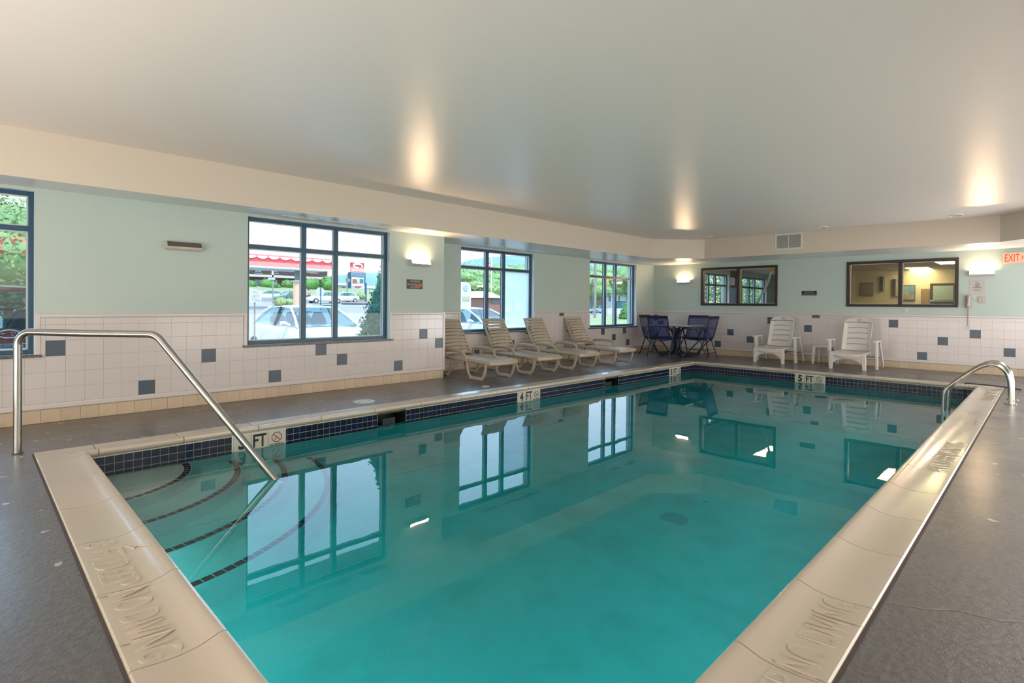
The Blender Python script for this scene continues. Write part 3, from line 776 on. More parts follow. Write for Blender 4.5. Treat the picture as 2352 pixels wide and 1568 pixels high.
# notice, thermostat plate, phone
nt2 = thing('paper_notice', 'typed paper notice taped below the sconce beside the exit sign', 'notice', (XF, .93, 1.53))
MB().box(XF-.003, XF, .827, 1.036, 1.392, 1.668).build('sheet', mat('notice paper', (.60, .53, .50), .7), nt2)
ln = mat('notice ink', (.16, .14, .14), .7)
for i, (z_, wd, hh) in enumerate(((1.61, .05, .010), (1.575, .07, .012), (1.55, .05, .010), (1.527, .12, .012), (1.49, .14, .005), (1.475, .08, .005))):
    MB().box(XF-.0042, XF-.003, .93-wd/2, .93+wd/2, z_-hh/2, z_+hh/2).build('printed_line', ln, nt2)
sw = thing('wall_socket_plate', 'small square phone jack plate below the paper notice', 'wall plate', (XF, .862, 1.31))
MB().box(XF-.012, XF, .812, .912, 1.252, 1.37).build('plate', mat('almond plate', (.55, .44, .38), .4), sw, bevel=.003)
MB().box(XF-.016, XF-.011, .885, .90, 1.30, 1.325).build('switch', M_WHITE, sw); MB().box(XF-.016, XF-.011, .83, .85, 1.28, 1.34).build('jack', M_HOUS, sw)
ph = thing('wall_phone', 'pale wall phone with its coiled cord hanging over the tile', 'phone', (XF, 1.045, 1.27))
MB().tube([(XF-.03, 1.035, 1.385), (XF-.055, 1.04, 1.365), (XF-.05, 1.045, 1.28), (XF-.052, 1.05, 1.20), (XF-.03, 1.052, 1.175)], [.022, .034, .024, .032, .020], 12).build('handset', mat('phone plastic', (.50, .40, .36), .35), ph, smooth=True)
MB().box(XF-.03, XF, 1.005, 1.085, 1.17, 1.39).build('cradle', mat('phone cradle', (.36, .38, .38), .4), ph, bevel=.01)
co = [(XF-.028+.006*math.cos(i*1.3), 1.05+.006*math.sin(i*1.3), 1.17-.0022*i) for i in range(150)]
co += [(XF-.03, 1.05+.022*math.sin(t_), .855-.03*(1-math.cos(t_))) for t_ in [i*.5 for i in range(1, 12)]]
MB().tube(co, .0028, 5).build('coiled_cord', mat('phone cord', (.42, .30, .28), .5), ph, smooth=True)
MB().tube([(XF-.01, .91, 1.32), (XF-.012, .96, 1.30), (XF-.012, .99, 1.34), (XF-.02, 1.01, 1.37)], .0025, 5).build('wall_cord', mat('phone cord', (.42, .30, .28), .5), ph)
cl_ = MB().cyl((XF-.012, 1.95, 1.12), (XF, 1.95, 1.12), .035, 20); tag(cl_.build('round_plug', M_WHITE), 'small round white cap on the wall under the wide interior window', 'cap')

# return air grille on the far fascia
gx = 11.40
g0, g1 = onx(1781, 541, gx), onx(1843, 582, gx); g0y, g1y, gz0, gz1 = g0.y, g1.y, 2.285, 2.605
gr = thing('air_grille', 'white louvred return air grille on the far fascia', 'vent', (gx, (g0y+g1y)/2, gz0))
fr = MB(); t_ = .03
fr.box(gx-.012, gx, g1y, g0y, gz0, gz0+t_); fr.box(gx-.012, gx, g1y, g0y, gz1-t_, gz1); fr.box(gx-.012, gx, g1y, g1y+t_, gz0+t_, gz1-t_); fr.box(gx-.012, gx, g0y-t_, g0y, gz0+t_, gz1-t_)
fr.box(gx-.012, gx, (g0y+g1y)/2-.006, (g0y+g1y)/2+.006, gz0+t_, gz1-t_); fr.build('frame', M_SOFF, gr)
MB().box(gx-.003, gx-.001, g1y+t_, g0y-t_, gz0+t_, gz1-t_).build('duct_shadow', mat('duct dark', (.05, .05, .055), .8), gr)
for i in range(15):
    z_ = gz0+t_+.008+(gz1-gz0-2*t_-.012)*i/14
    lv = MB().add([(gx-.011, g1y+t_, z_-.004), (gx-.011, g0y-t_, z_-.004), (gx-.004, g0y-t_, z_+.005), (gx-.004, g1y+t_, z_+.005), (gx-.010, g1y+t_, z_-.006), (gx-.010, g0y-t_, z_-.006), (gx-.003, g0y-t_, z_+.003), (gx-.003, g1y+t_, z_+.003)],
                  [(0,1,2,3),(7,6,5,4),(0,4,5,1),(3,2,6,7),(0,3,7,4),(1,5,6,2)]); lv.build('louvre', M_SOFF, gr)
# soffit slot diffusers
def slot(x0, x1, y, label):
    r = thing('slot_diffuser', label, 'vent', ((x0+x1)/2, y, ZS))
    f = MB()
    for (a, b_, c_, d_) in ((x0, x1, y-.075, y-.055), (x0, x1, y+.055, y+.075), (x0, x0+.02, y-.055, y+.055), (x1-.02, x1, y-.055, y+.055), (x0+.02, x1-.02, y-.008, y+.008)): f.box(a, b_, c_, d_, ZS-.008, ZS)
    f.build('frame', M_SOFF, r)
    for s_ in (-.032, .032): MB().box(x0+.02, x1-.02, y+s_-.02, y+s_+.02, ZS-.003, ZS-.0005).build('slot', mat('duct dark', (.05, .05, .055), .8), r)
for i, (a, b_) in enumerate(((2.66, 3.07), (3.20, 3.62), (3.76, 4.17))): slot(a, b_, 6.60, ('leftmost', 'middle', 'rightmost')[i]+' ceiling slot vent above the large window')
for i, (a, b_) in enumerate(((6.46, 6.88), (7.0, 7.42), (7.52, 7.95))): slot(a, b_, 7.14, ('leftmost', 'middle', 'rightmost')[i]+' ceiling slot vent above the window behind the loungers')
for i, (a, b_) in enumerate(((10.2, 10.6), (10.8, 11.2))): slot(a, b_, 6.98, ('left', 'right')[i]+' ceiling slot vent above the window nearest the dining table')
# recessed discs and sprinklers
for i, p in enumerate(((11.0, 2.965), (10.96, 1.068), (10.95, 5.1))):
    t_ = thing('recessed_downlight', ('unlit recessed ceiling disc above the left white recliner', 'unlit recessed ceiling disc near the exit end', 'unlit recessed ceiling disc near the far corner')[i], 'ceiling light', (*p, ZC))
    rg = MB().tube([(p[0]+.085*math.cos(a*math.pi/12), p[1]+.085*math.sin(a*math.pi/12), ZC-.003) for a in range(24)], .009, 6, closed=True); rg.build('trim_ring', M_CEIL, t_, smooth=True)
    MB().cyl((*p, ZC-.006), (*p, ZC+.001), .055, 20).build('lens', mat('grey lens', (.16, .15, .14), .4), t_)
for i, p in enumerate(((8.35, 6.75), (11.9, 5.9), (11.95, 2.1))):
    t_ = thing('sprinkler_head', ('small sprinkler on the soffit between the two back windows', 'small sprinkler on the soffit in the far corner', 'small sprinkler on the soffit above the wide interior window')[i], 'sprinkler', (*p, ZS))
    MB().cyl((*p, ZS-.004), (*p, ZS), .03, 16).build('escutcheon', M_SOFF, t_); MB().cyl((*p, ZS-.03), (*p, ZS), .006, 8).build('stem', M_METAL, t_); MB().cyl((*p, ZS-.033), (*p, ZS-.03), .014, 10).build('deflector', M_METAL, t_)
#@@FURN
# ================================================================== FURNITURE
# ---- beige resin sun lounger; local +y towards the foot end, origin between the front feet
def make_lounger(label):
    L = thing('sun_lounger', label, 'sun lounger', (0, 0, 0), group='beige loungers along the window wall')
    W_ = .30
    for s_ in (-1, 1):          # side rails : long curved beams
        x_ = s_*W_
        rail = [(x_, .262, .262), (x_, .20, .275), (x_, .0, .278), (x_, -.25, .285), (x_, -.6, .292), (x_, -1.0, .298)]
        MB().tube(rail, .024, 8, flat=(1.15, .8)).build('side_rail', M_BEIGE, L, smooth=True)
        # U shaped leg loops
        def loop(ys, nm):
            y0, y1, f0, f1 = ys
            c_ = [(y0, .275), (y0+.008, .20), (y0+.03, .12), (y0+.065, .055), (f0+.02, .026), ((f0+f1)/2, .022), (f1-.02, .026), (y1-.055, .06), (y1-.025, .13), (y1-.008, .20), (y1, .27)]
            MB().tube([(x_, a, b_) for a, b_ in c_], .0215, 8, flat=(.85, 1.25)).build(nm, M_BEIGE, L, smooth=True)
            MB().box(x_-.030, x_+.030, f0+.0, f1, 0, .034).build('foot', M_BEIGE, L, bevel=.008)
        loop((-.25, .20, -.165, .115), 'leg_loop'); loop((-1.02, -.62, -.93, -.70), 'leg_loop')
        # armrest
        ar = [(x_+s_*.02, -.80, .29), (x_+s_*.02, -.82, .35), (x_+s_*.02, -.80, .392), (x_+s_*.02, -.74, .412), (x_+s_*.02, -.60, .420), (x_+s_*.02, -.42, .418), (x_+s_*.02, -.34, .405), (x_+s_*.018, -.29, .37), (x_+s_*.01, -.265, .33), (x_, -.25, .28)]
        MB().tube(ar, .021, 8, flat=(.75, 1.35)).build('armrest', M_BEIGE, L, smooth=True)
        # back frame rail, prop strut
        MB().tube([(s_*.262, -.80, .305), (s_*.262, -.90, .45), (s_*.258, -1.03, .68), (s_*.25, -1.135, .885)], .020, 8, flat=(1.3, .8)).build('back_rail', M_BEIGE, L, smooth=True)
        MB().tube([(s_*.235, -1.055, .62), (s_*.25, -1.075, .47), (s_*.26, -1.045, .31)], .011, 6).build('prop_strut', M_BEIGE, L, smooth=True)
        MB().cyl((s_*.25, -1.045, .60), (s_*.285, -1.045, .60), .012, 8).build('strut_pin', M_RUBB, L)
    # foot end apron and seat slats
    MB().tube([(-W_, .262, .262), (-.2, .285, .258), (0, .292, .256), (.2, .285, .258), (W_, .262, .262)], .022, 8, flat=(1.3, .8)).build('foot_apron', M_BEIGE, L, smooth=True)
    def slat_mesh(w_, wd, bow, th=.012):
        m_ = MB(); n_ = 8; rings = []
        for i in range(n_+1):
            u = -w_+2*w_*i/n_; b_ = -bow*(1-(u/w_)**2)
            rings.append([(u, -wd/2+b_, -th/2), (u, wd/2+b_, -th/2), (u, wd/2+b_, th/2), (u, -wd/2+b_, th/2)])
        m_.loft(rings); o = m_.build('slat', M_BEIGE, L, smooth=True); return o
    s0 = slat_mesh(.285, .054, -.006); first = True
    n_s = 13
    for i in range(n_s):
        y_ = .235-i*.079; o = s0 if i == 0 else s0.copy()
        if i: COL.objects.link(o)
        o.location = (0, y_, .292+max(0, -y_-.2)*.012+(.0 if i else -.004)); o.parent = L
    # back slats
    b0 = slat_mesh(.245, .0475, .014)
    a0, a1 = Vector((0, -.81, .325)), Vector((0, -1.135, .893)); dv = (a1-a0)
    ang = math.atan2(dv.z, -dv.y)
    nb = 10
    for i in range(nb):
        o = b0 if i == 0 else b0.copy()
        if i: COL.objects.link(o)
        p = a0+dv*((i+.5)/nb); bend = -.03*math.sin(math.pi*(i+.5)/nb)
        o.location = (0, p.y-bend*.9, p.z-bend*.5-.008); o.rotation_euler = (-ang, 0, 0); o.parent = L
        if i == nb-1: o.scale = (1.05, 1.1, 1)
    return L
LX = [(5.78, 6.19, 'beige slatted lounger closest to the wall pier, first from the left'), (6.87, 6.20, 'beige slatted lounger second from the left, partly in front of the gridded window'),
      (7.93, 6.17, 'beige slatted lounger in front of the fogged window pane'), (9.23, 6.21, 'beige slatted lounger farthest along, with warm light on its back')]
lng = make_lounger(LX[0][2]); lng.location = (LX[0][0], LX[0][1], 0); lng.rotation_euler = (0, 0, math.pi)
for x_, y_, lb in LX[1:]: copy_of(lng, (x_, y_, 0), math.pi, lb)

# ---- white folding recliner; local +y to the front (pool), origin between the front feet
def make_recliner(label):
    L = thing('white_recliner', label, 'recliner chair', (0, 0, 0), group='white resin recliners on the far deck')
    # curved front frame with arch
    for s_ in (-1, 1):
        MB().loft([[(s_*.272-.030, -.02, z*0), (s_*.272+.030, -.02, 0), (s_*.272+.030, .03, 0), (s_*.272-.030, .03, 0)],
                   [(s_*.262-.035, -.03, .20), (s_*.262+.035, -.03, .20), (s_*.262+.035, .03, .20), (s_*.262-.035, .03, .20)],
                   [(s_*.250-.045, -.03, .30), (s_*.250+.045, -.03, .30), (s_*.250+.045, .03, .30), (s_*.250-.045, .03, .30)]] if False else
                  [[(s_*.272-.028, -.02, 0), (s_*.272+.028, -.02, 0), (s_*.272+.028, .03, 0), (s_*.272-.028, .03, 0)],
                   [(s_*.265-.034, -.03, .18), (s_*.265+.034, -.03, .18), (s_*.265+.034, .03, .18), (s_*.265-.034, .03, .18)],
                   [(s_*.250-.045, -.03, .29), (s_*.250+.045, -.03, .29), (s_*.250+.045, .03, .29), (s_*.250-.045, .03, .29)]]).build('front_leg', M_WHITE, L, bevel=.008)
    am = MB(); n_ = 10; A = []; 
    for i in range(n_+1):
        u = -.25+.5*i/n_; A.append((u, .155+.045*(1-(u/.25)**2)-.06*(abs(u)/.25)**4))
    for (u0, z0), (u1, z1) in zip(A, A[1:]): am.prism([(u0, z0), (u1, z1), (u1, .245), (u0, .245)], lambda u, v, o_: (u, o_, v), -.012, .022)
    am.build('front_arch', M_WHITE, L)
    # seat shell : dished, curved front lip
    st = MB(); R_ = []
    for (y_, zc, ze, hw) in ((.050, .235, .262, .27), (.060, .262, .292, .285), (.045, .285, .312, .288), (-.02, .292, .322, .285), (-.2, .288, .318, .28), (-.42, .292, .318, .27), (-.56, .31, .33, .26)):
        R_.append([(hw*u, y_-.045*(abs(u)**2), zc+(ze-zc)*u*u) for u in (-1, -.75, -.5, -.25, 0, .25, .5, .75, 1)])
    top = [[(a, b_, c_) for a, b_, c_ in r] for r in R_]
    rings = [r+[(a, b_, c_-.024) for a, b_, c_ in reversed(r)] for r in top]
    st.loft(rings); st.build('seat', M_WHITE, L, smooth=True)
    # back : rounded panel of curved bars so that its slots are open
    P0, P1 = Vector((0, -.60, .33)), Vector((0, -.84, .955)); dv = P1-P0; Ln = dv.length; dn = dv.normalized(); nr = Vector((0, dn.z, -dn.y))
    def bp(u, t_, o_=0):     # t along height 0..1
        dish = .03*(1-(u/.24)**2)
        p = P0+dn*(t_*Ln)+nr*(o_-dish); return (u, p.y, p.z)
    def hwid(t_): return .232 if t_ < .78 else .232*math.sqrt(max(0, 1-((t_-.78)/.235)**2)) if t_ < 1.01 else .02
    def panel(t0, t1, u0, u1, nm='back_panel', crv=0, n_u=12):
        m_ = MB(); rg = []
        for i in range(n_u+1):
            u = u0+(u1-u0)*i/n_u; c_ = crv*(1-(u/.2)**2)
            ta, tb = t0+c_, t1+c_
            rg.append([bp(u, ta, 0), bp(u, tb, 0), bp(u, tb, .016), bp(u, ta, .016)])
        m_.loft(rg); return m_.build(nm, M_WHITE, L, smooth=True)
    sl = [.16, .335, .50, .665, .83]      # slot heights
    edges = [0.0]+sl+[None]
    for i in range(5):
        t0 = 0 if i == 0 else sl[i-1]+.018; t1 = sl[i]-.008
        c_ = .035
        m_ = MB(); rg = []
        for k in range(13):
            u = -.175+.35*k/12; q = 1-(u/.2)**2
            rg.append([bp(u, (t0+c_*q) if i else 0), bp(u, t1+c_*q), bp(u, t1+c_*q, .016), bp(u, (t0+c_*q) if i else 0, .016)])
        m_.loft(rg); m_.build('back_bar', M_WHITE, L, smooth=True)
    for s_ in (-1, 1):
        m_ = MB(); rg = []
        for k in range(9):
            t_ = .83*k/8; rg.append([bp(s_*.172, t_), bp(s_*.236, t_), bp(s_*.240, t_, .03), bp(s_*.236, t_, .034), bp(s_*.172, t_, .018)])
        m_.loft(rg); m_.build('back_stile', M_WHITE, L, smooth=True)
    # rounded head with a handle slot
    hd = MB(); ts = [.848, .875, .90, .925, .95, .975, .995, 1.006]
    def row(t_, gap):
        w_ = min(.236, .236*math.sqrt(max(.0, 1-((t_-.83)/.182)**2.6))) if t_ > .83 else .236
        return w_
    for s_ in (-1, 1):
        rg = []
        for t_ in ts:
            w_ = max(row(t_, 0), .045); gi = .040 if .925 <= t_ <= .955 else .0
            rg.append([bp(s_*gi, t_+(.035 if t_ < .86 else 0)), bp(s_*w_, t_), bp(s_*w_, t_, .02), bp(s_*gi, t_+(.035 if t_ < .86 else 0), .018)])
        hd.loft(rg)
    h_o = hd.build('headrest', M_WHITE, L, smooth=True)
    MB().box(-.03, .03, -.846, -.838, .905, .915).build('handle_slot', M_METAL, L) if False else None
    for s_ in (-1, 1):
        x_ = s_*.385
        # arm : flat paddle
        am = MB(); rg = []
        for y_, w_, z_ in ((-.22, .03, .515), (-.24, .045, .53), (-.34, .048, .535), (-.52, .038, .528), (-.66, .03, .52)):
            rg.append([(x_-w_, y_, z_-.014), (x_+w_, y_, z_-.014), (x_+w_*.9, y_, z_+.012), (x_-w_*.9, y_, z_+.012)])
        am.loft(rg); am.build('armrest', M_WHITE, L, smooth=True, bevel=.006)
        # side leg from arm to deck, broad
        MB().loft([[(x_-.02, -.46, 0), (x_+.02, -.46, 0), (x_+.02, -.37, 0), (x_-.02, -.37, 0)], [(x_-.02, -.42, .30), (x_+.02, -.42, .30), (x_+.02, -.31, .30), (x_-.02, -.31, .30)],
                   [(x_-.02, -.40, .52), (x_+.02, -.40, .52), (x_+.02, -.27, .52), (x_-.02, -.27, .52)]]).build('side_leg', M_WHITE, L, bevel=.008)
        MB().loft([[(x_-.016, -.99, 0), (x_+.016, -.99, 0), (x_+.016, -.91, 0), (x_-.016, -.91, 0)], [(x_-.016, -.66, .51), (x_+.016, -.66, .51), (x_+.016, -.58, .51), (x_-.016, -.58, .51)]]).build('rear_leg', M_WHITE, L, bevel=.006)
        MB().box(x_-.02, x_+.02, -.99, -.92, 0, .05).build('rubber_foot', M_METAL, L, bevel=.004)
        MB().box(min(x_, s_*.26), max(x_, s_*.26), -.42, -.36, .25, .29).build('cross_bracket', M_WHITE, L, bevel=.004)
    MB().tube([(-.37, -.80, .20), (.37, -.80, .20)], .010, 8).build('axle_rod', M_METAL, L)
    MB().tube([(-.25, -.30, .22), (.25, -.30, .22)], .012, 8).build('axle_rod', M_METAL, L)
    return L
r1 = make_recliner('white plastic recliner left of the low side table'); r1.location = (11.59, 4.09, 0); r1.rotation_euler = (0, 0, math.pi/2)
copy_of(r1, (11.51, 2.665, 0), math.pi/2, 'white plastic recliner right of the low side table, under the wide window')
# low white side table
sx_, sy2 = 12.05, 3.285
tb = thing('side_table', 'low white plastic side table between the two recliners', 'side table', (sx_+.12, sy2, 0))
cx_t = sx_+.34
MB().loft([[(cx_t-.2, sy2-.155, .335), (cx_t+.2, sy2-.155, .335), (cx_t+.2, sy2+.155, .335), (cx_t-.2, sy2+.155, .335)], [(cx_t-.21, sy2-.165, .375), (cx_t+.21, sy2-.165, .375), (cx_t+.21, sy2+.165, .375), (cx_t-.21, sy2+.165, .375)]]).build('table_top', M_WHITE, tb, bevel=.010)
for a in (-1, 1):
    for b_ in (-1, 1):
        X_, Y_ = cx_t+a*.185, sy2+b_*.135
        MB().loft([[(X_-.018+a*.015, Y_-.018+b_*.02, 0), (X_+.018+a*.015, Y_-.018+b_*.02, 0), (X_+.018+a*.015, Y_+.018+b_*.02, 0), (X_-.018+a*.015, Y_+.018+b_*.02, 0)], [(X_-.03, Y_-.03, .345), (X_+.03, Y_-.03, .345), (X_+.03, Y_+.03, .345), (X_-.03, Y_+.03, .345)]]).build('leg', M_WHITE, tb, bevel=.005)

# ---- dining table with four sling chairs
TX, TY = 11.64, 6.17
dt = thing('dining_table', 'square pale topped pedestal table with dark splayed steel legs', 'table', (TX, TY, 0))
M_TOP = mat('frosted table top', (.42, .46, .47), .12, coat=.5)
MB().box(TX-.45, TX+.45, TY-.45, TY+.45, .700, .722).build('table_top', M_TOP, dt, bevel=.006)
MB().box(TX-.455, TX+.455, TY-.455, TY+.455, .690, .702).build('top_rim', M_METAL, dt, bevel=.003)
for a in (-1, 1):
    for b_ in (-1, 1):
        dg = Vector((a, b_, 0)).normalized()
        pr_ = [(.43, .012), (.40, .022), (.28, .045), (.17, .07), (.10, .13), (.075, .25), (.07, .48), (.085, .56), (.14, .62), (.24, .665), (.36, .688)]
        MB().tube([(TX+dg.x*r_, TY+dg.y*r_, z_) for r_, z_ in pr_], [.030, .030, .028, .028, .032, .036, .038, .038, .030, .022, .018], 10).build('leg', M_NAVY, dt, smooth=True)
        MB().cyl((TX+dg.x*.41, TY+dg.y*.41, 0), (TX+dg.x*.41, TY+dg.y*.41, .03), .032, 12).build('foot', M_NAVY, dt)
MB().tube([(TX+.33*math.cos(a*math.pi/12), TY+.33*math.sin(a*math.pi/12), .035) for a in range(24)], .012, 6, closed=True).build('base_ring', M_NAVY, dt, smooth=True)
MB().cyl((TX, TY, .10), (TX, TY, .64), .028, 12).build('umbrella_sleeve', mat('blue grey sleeve', (.12, .22, .30), .4), dt)

def mesh_fabric():
    ma = bpy.data.materials.new('navy sling mesh'); ma.use_nodes = True; n = ma.node_tree.nodes; L = ma.node_tree.links
    b = n['Principled BSDF']; b.inputs['Base Color'].default_value = (.010, .032, .16, 1); b.inputs['Roughness'].default_value = .6
    o = n['Material Output']; t = n.new('ShaderNodeBsdfTransparent'); mx = n.new('ShaderNodeMixShader'); mx.inputs[0].default_value = .74
    L.new(t.outputs[0], mx.inputs[1]); L.new(b.outputs[0], mx.inputs[2]); L.new(mx.outputs[0], o.inputs[0]); return ma
M_SLING = mesh_fabric()
def make_chair(label):
    L = thing('sling_chair', label, 'chair', (0, 0, 0), group='navy sling chairs around the pedestal table')
    # local +y faces the table; origin at centre between the four feet
    for s_ in (-1, 1):
        x_ = s_*.245
        MB().tube([(x_, -.36, .93), (x_, -.30, .72), (x_, -.235, .50), (x_, -.19, .41), (x_, -.02, .10), (x_, .03, 0) if False else (x_, -.16, .385)], .0125, 8).build('back_post', M_NAVY, L, smooth=True) if False else None
        MB().tube([(x_, -.335, .925), (x_, -.285, .74), (x_, -.225, .52), (x_, -.19, .43)], .0125, 8).build('back_post', M_NAVY, L, smooth=True)
        MB().tube([(x_, -.20, .43), (x_, -.05, .405), (x_, .15, .415), (x_, .25, .425)], .0125, 8).build('seat_rail', M_NAVY, L, smooth=True)
        MB().tube([(x_+s_*.022, -.04, .645), (x_+s_*.022, -.08, .56), (x_+s_*.022, -.17, .34), (x_+s_*.022, -.30, .0)], .0125, 8).build('rear_leg', M_NAVY, L, smooth=True)
        MB().tube([(x_+s_*.022, -.20, .46), (x_+s_*.022, -.02, .30), (x_+s_*.022, .24, 0)], .0125, 8).build('front_leg', M_NAVY, L, smooth=True)
        MB().tube([(x_+s_*.024, .18, .43), (x_+s_*.024, .10, .60), (x_+s_*.024, .085, .64)], .010, 8).build('arm_strut', M_NAVY, L, smooth=True)
        MB().tube([(x_+s_*.022, -.265, .655), (x_+s_*.024, -.10, .655), (x_+s_*.024, .07, .652), (x_+s_*.024, .13, .635)], .014, 8, flat=(.7, 1.4)).build('armrest', M_NAVY, L, smooth=True)
    MB().tube([(-.245, -.335, .925), (.245, -.335, .925)], .0125, 8).build('top_rail', M_NAVY, L, smooth=True)
    MB().tube([(-.265, -.255, .11), (.265, -.255, .11)], .009, 8).build('stretcher', M_NAVY, L, smooth=True)
    MB().tube([(-.265, .185, .065), (.265, .185, .065)], .009, 8).build('stretcher', M_NAVY, L, smooth=True)
    MB().tube([(-.245, .25, .425), (.245, .25, .425)], .011, 8).build('front_rail', M_NAVY, L, smooth=True)
    MB().tube([(-.245, -.19, .41), (0, -.175, .36), (.245, -.19, .41)], .009, 8).build('sag_brace', M_NAVY, L, smooth=True)
    sl = MB(); rg = []
    for y_, z_ in ((-.333, .915), (-.285, .74), (-.225, .52), (-.19, .44), (-.12, .412), (-.02, .392), (.12, .402), (.25, .428)):
        rg.append([(u*.245, y_-(.018 if z_ > .45 else 0)*(1-u*u), z_-(.012 if z_ <= .45 else 0)*(1-u*u)) for u in (-1, -.6, -.2, .2, .6, 1)])
    sl.loft(rg, close=False, caps=False); sl.build('sling', M_SLING, L, smooth=True)
    hem = MB().loft([[(-.243, -.336, .915), (-.243, -.330, .915), (-.243, -.318, .865), (-.243, -.324, .865)], [(.243, -.336, .915), (.243, -.330, .915), (.243, -.318, .865), (.243, -.324, .865)]])
    hem.build('sling_hem', mat('navy hem', (.008, .012, .04), .6), L)
    return L
c0 = make_chair('navy sling chair on the pool side left of the table, its back to the camera'); c0.location = (11.165, 6.21, 0); c0.rotation_euler = (0, 0, -math.pi/2)
copy_of(c0, (11.665, 6.70, 0), math.pi, 'navy sling chair tucked nearest the window wall, half hidden at left')
copy_of(c0, (12.13, 6.03, 0), math.pi/2, 'navy sling chair behind the table against the end wall')
copy_of(c0, (11.67, 5.62, 0), 0, 'navy sling chair at the right of the table seen side on')
#@@OUT
# ================================================================== FITNESS ROOM AND NEXT ROOM behind the far wall
M_RW = mat('tan room wall', (.62, .55, .40), .6); M_RC = mat('room ceiling', (.55, .50, .40), .8); M_CARP = mat('dark carpet', (.10, .09, .09), .9)
M_BROWNW = mat('brown wall panel', (.11, .075, .055), .6)
rm = MB().box(XF+.15, 22.3, -1.6, 7.7, -.06, 0); tag(rm.build('floor', M_CARP), kind='structure')
tag(MB().box(XF+.15, 22.3, -1.6, 7.7, 2.32, 2.40).build('ceiling', M_RC), kind='structure')
tag(MB().loft([[(XF+.15, 3.60, 0), (22.3, 6.14, 0), (22.3, 6.26, 0), (XF+.15, 3.72, 0)], [(XF+.15, 3.60, 2.4), (22.3, 6.14, 2.4), (22.3, 6.26, 2.4), (XF+.15, 3.72, 2.4)]]).build('wall_partition', M_RW), kind='structure')
tag(MB().box(22.2, 22.3, -1.6, 7.6, 0, 2.4).build('wall_end', M_RW), kind='structure')
tag(MB().box(20.0, 20.1, -1.6, 5.56, 0, 2.4).build('wall_end', M_RW), kind='structure')
tag(MB().box(XF+.15, 22.3, -1.7, -1.6, 0, 2.4).build('wall_side', M_RW), kind='structure')
tag(MB().box(17.45, 18.32, YR-.006, YR+.001, 0, 2.32).build('wall_panel', M_BROWNW), kind='structure')
# ceiling lights of the rooms
def onz(px, py, z): d = ray(px, py); return CAM + d*((z-CAM.z)/d.z)
q0, q1, q2 = onz(2099, 621, 2.31), onz(2151, 621, 2.31), onz(2120, 614, 2.31); q3, q4, q5 = onz(2160, 606.5, 2.31), onz(2205, 606.5, 2.31), onz(2180, 600, 2.31)
for x0, x1, y0, y1, lb in ((q0.x, q2.x, q1.y, q0.y, 'lit ceiling panel in the middle of the wide interior window'), (q3.x, q5.x, q4.y, q3.y, 'second lit ceiling panel at the upper right corner of the wide interior window'),
                           (14.3, 15.5, 2.0, 2.7, 'added unseen ceiling panel near the left of the room behind the wide window'), (14.3, 15.5, -.9, -.2, 'added unseen ceiling panel at the side of the room behind the wide window'), (14.3, 15.5, 4.7, 5.4, 'added unseen ceiling panel in the fitness room')):  # these three panels are added out of view to brighten the rooms
    t_ = thing('ceiling_panel_light', lb, 'ceiling light', ((x0+x1)/2, (y0+y1)/2, 2.32))
    MB().box(x0-.04, x1+.04, y0-.04, y1+.04, 2.312, 2.319).build('frame', M_WHITE, t_)
    MB().box(x0, x1, y0, y1, 2.305, 2.311).build('lens', M_PANEL, t_)
def picture(name, label, pos, w_, h_, bands, axis='x', frame=M_BROWN):
    r = thing(name, label, 'picture' if name != 'notice_board' else 'board', pos)
    x_, y_, z_ = pos
    MB().box(x_-.03, x_, y_-w_/2, y_+w_/2, z_-h_/2, z_+h_/2).build('frame', frame, r, bevel=.004)
    for (u0, u1, v0, v1, c_) in bands:
        MB().box(x_-.034, x_-.030, y_+w_*(.5-u1), y_+w_*(.5-u0), z_+h_*(v0-.5), z_+h_*(v1-.5)).build('print', mat('print %s' % (c_,), c_, .5), r)
a_, b_ = onx(2072, 655, 19.99), onx(2102, 690, 19.99)
picture('framed_picture', 'framed landscape print with blue sky right of the mullion in the wide window', (19.99, (a_.y+b_.y)/2, (a_.z+b_.z)/2), a_.y-b_.y, a_.z-b_.z, [(.04, .5, .55, .95, (.22, .36, .42)), (.5, .96, .55, .95, (.12, .28, .50)), (.04, .55, .38, .55, (.42, .34, .20)), (.55, .96, .38, .55, (.20, .24, .18)), (.04, .96, .05, .38, (.26, .30, .29))])
nb = thing('notice_board', 'brown framed board inside the left pane of the wide window', 'board', (19.99, onx(1991, 664, 19.99).y, onx(1991, 664, 19.99).z))
a_, b_ = onx(1975, 649, 19.99), onx(2006, 679, 19.99)
MB().box(19.95, 19.99, b_.y, a_.y, b_.z, a_.z).build('board', mat('mauve board', (.18, .13, .12), .6), nb, bevel=.004)
MB().box(19.94, 19.951, b_.y+.04, a_.y-.04, b_.z+.04, a_.z-.04).build('felt', mat('mauve felt', (.22, .16, .155), .8), nb)
for (xa, ya, xb, yb, lb) in ((2021, 635, 2024, 668, 'tall narrow dark framed strip left of the mullion in the wide window'), (2050, 641, 2055, 680, 'tall narrow dark framed strip nearest the mullion in the wide window')):
    a_, b_ = onx(xa, ya, 19.99), onx(xb+9, yb, 19.99); t_ = thing('narrow_frame', lb, 'picture', (19.99, (a_.y+b_.y)/2, (a_.z+b_.z)/2))
    MB().box(19.95, 19.99, b_.y, a_.y, b_.z, a_.z).build('print', mat('pale print', (.38, .36, .30), .6), t_)
    MB().box(19.94, 19.99, a_.y-.09, a_.y, b_.z, a_.z).build('frame', M_BROWN, t_)
a_, b_ = onx(2137, 651, 19.99), onx(2196, 705, 19.99)
dm = thing('wall_mirror', 'dark framed mirror behind the treadmill in the wide window', 'mirror', (19.99, (a_.y+b_.y)/2, 1.2))
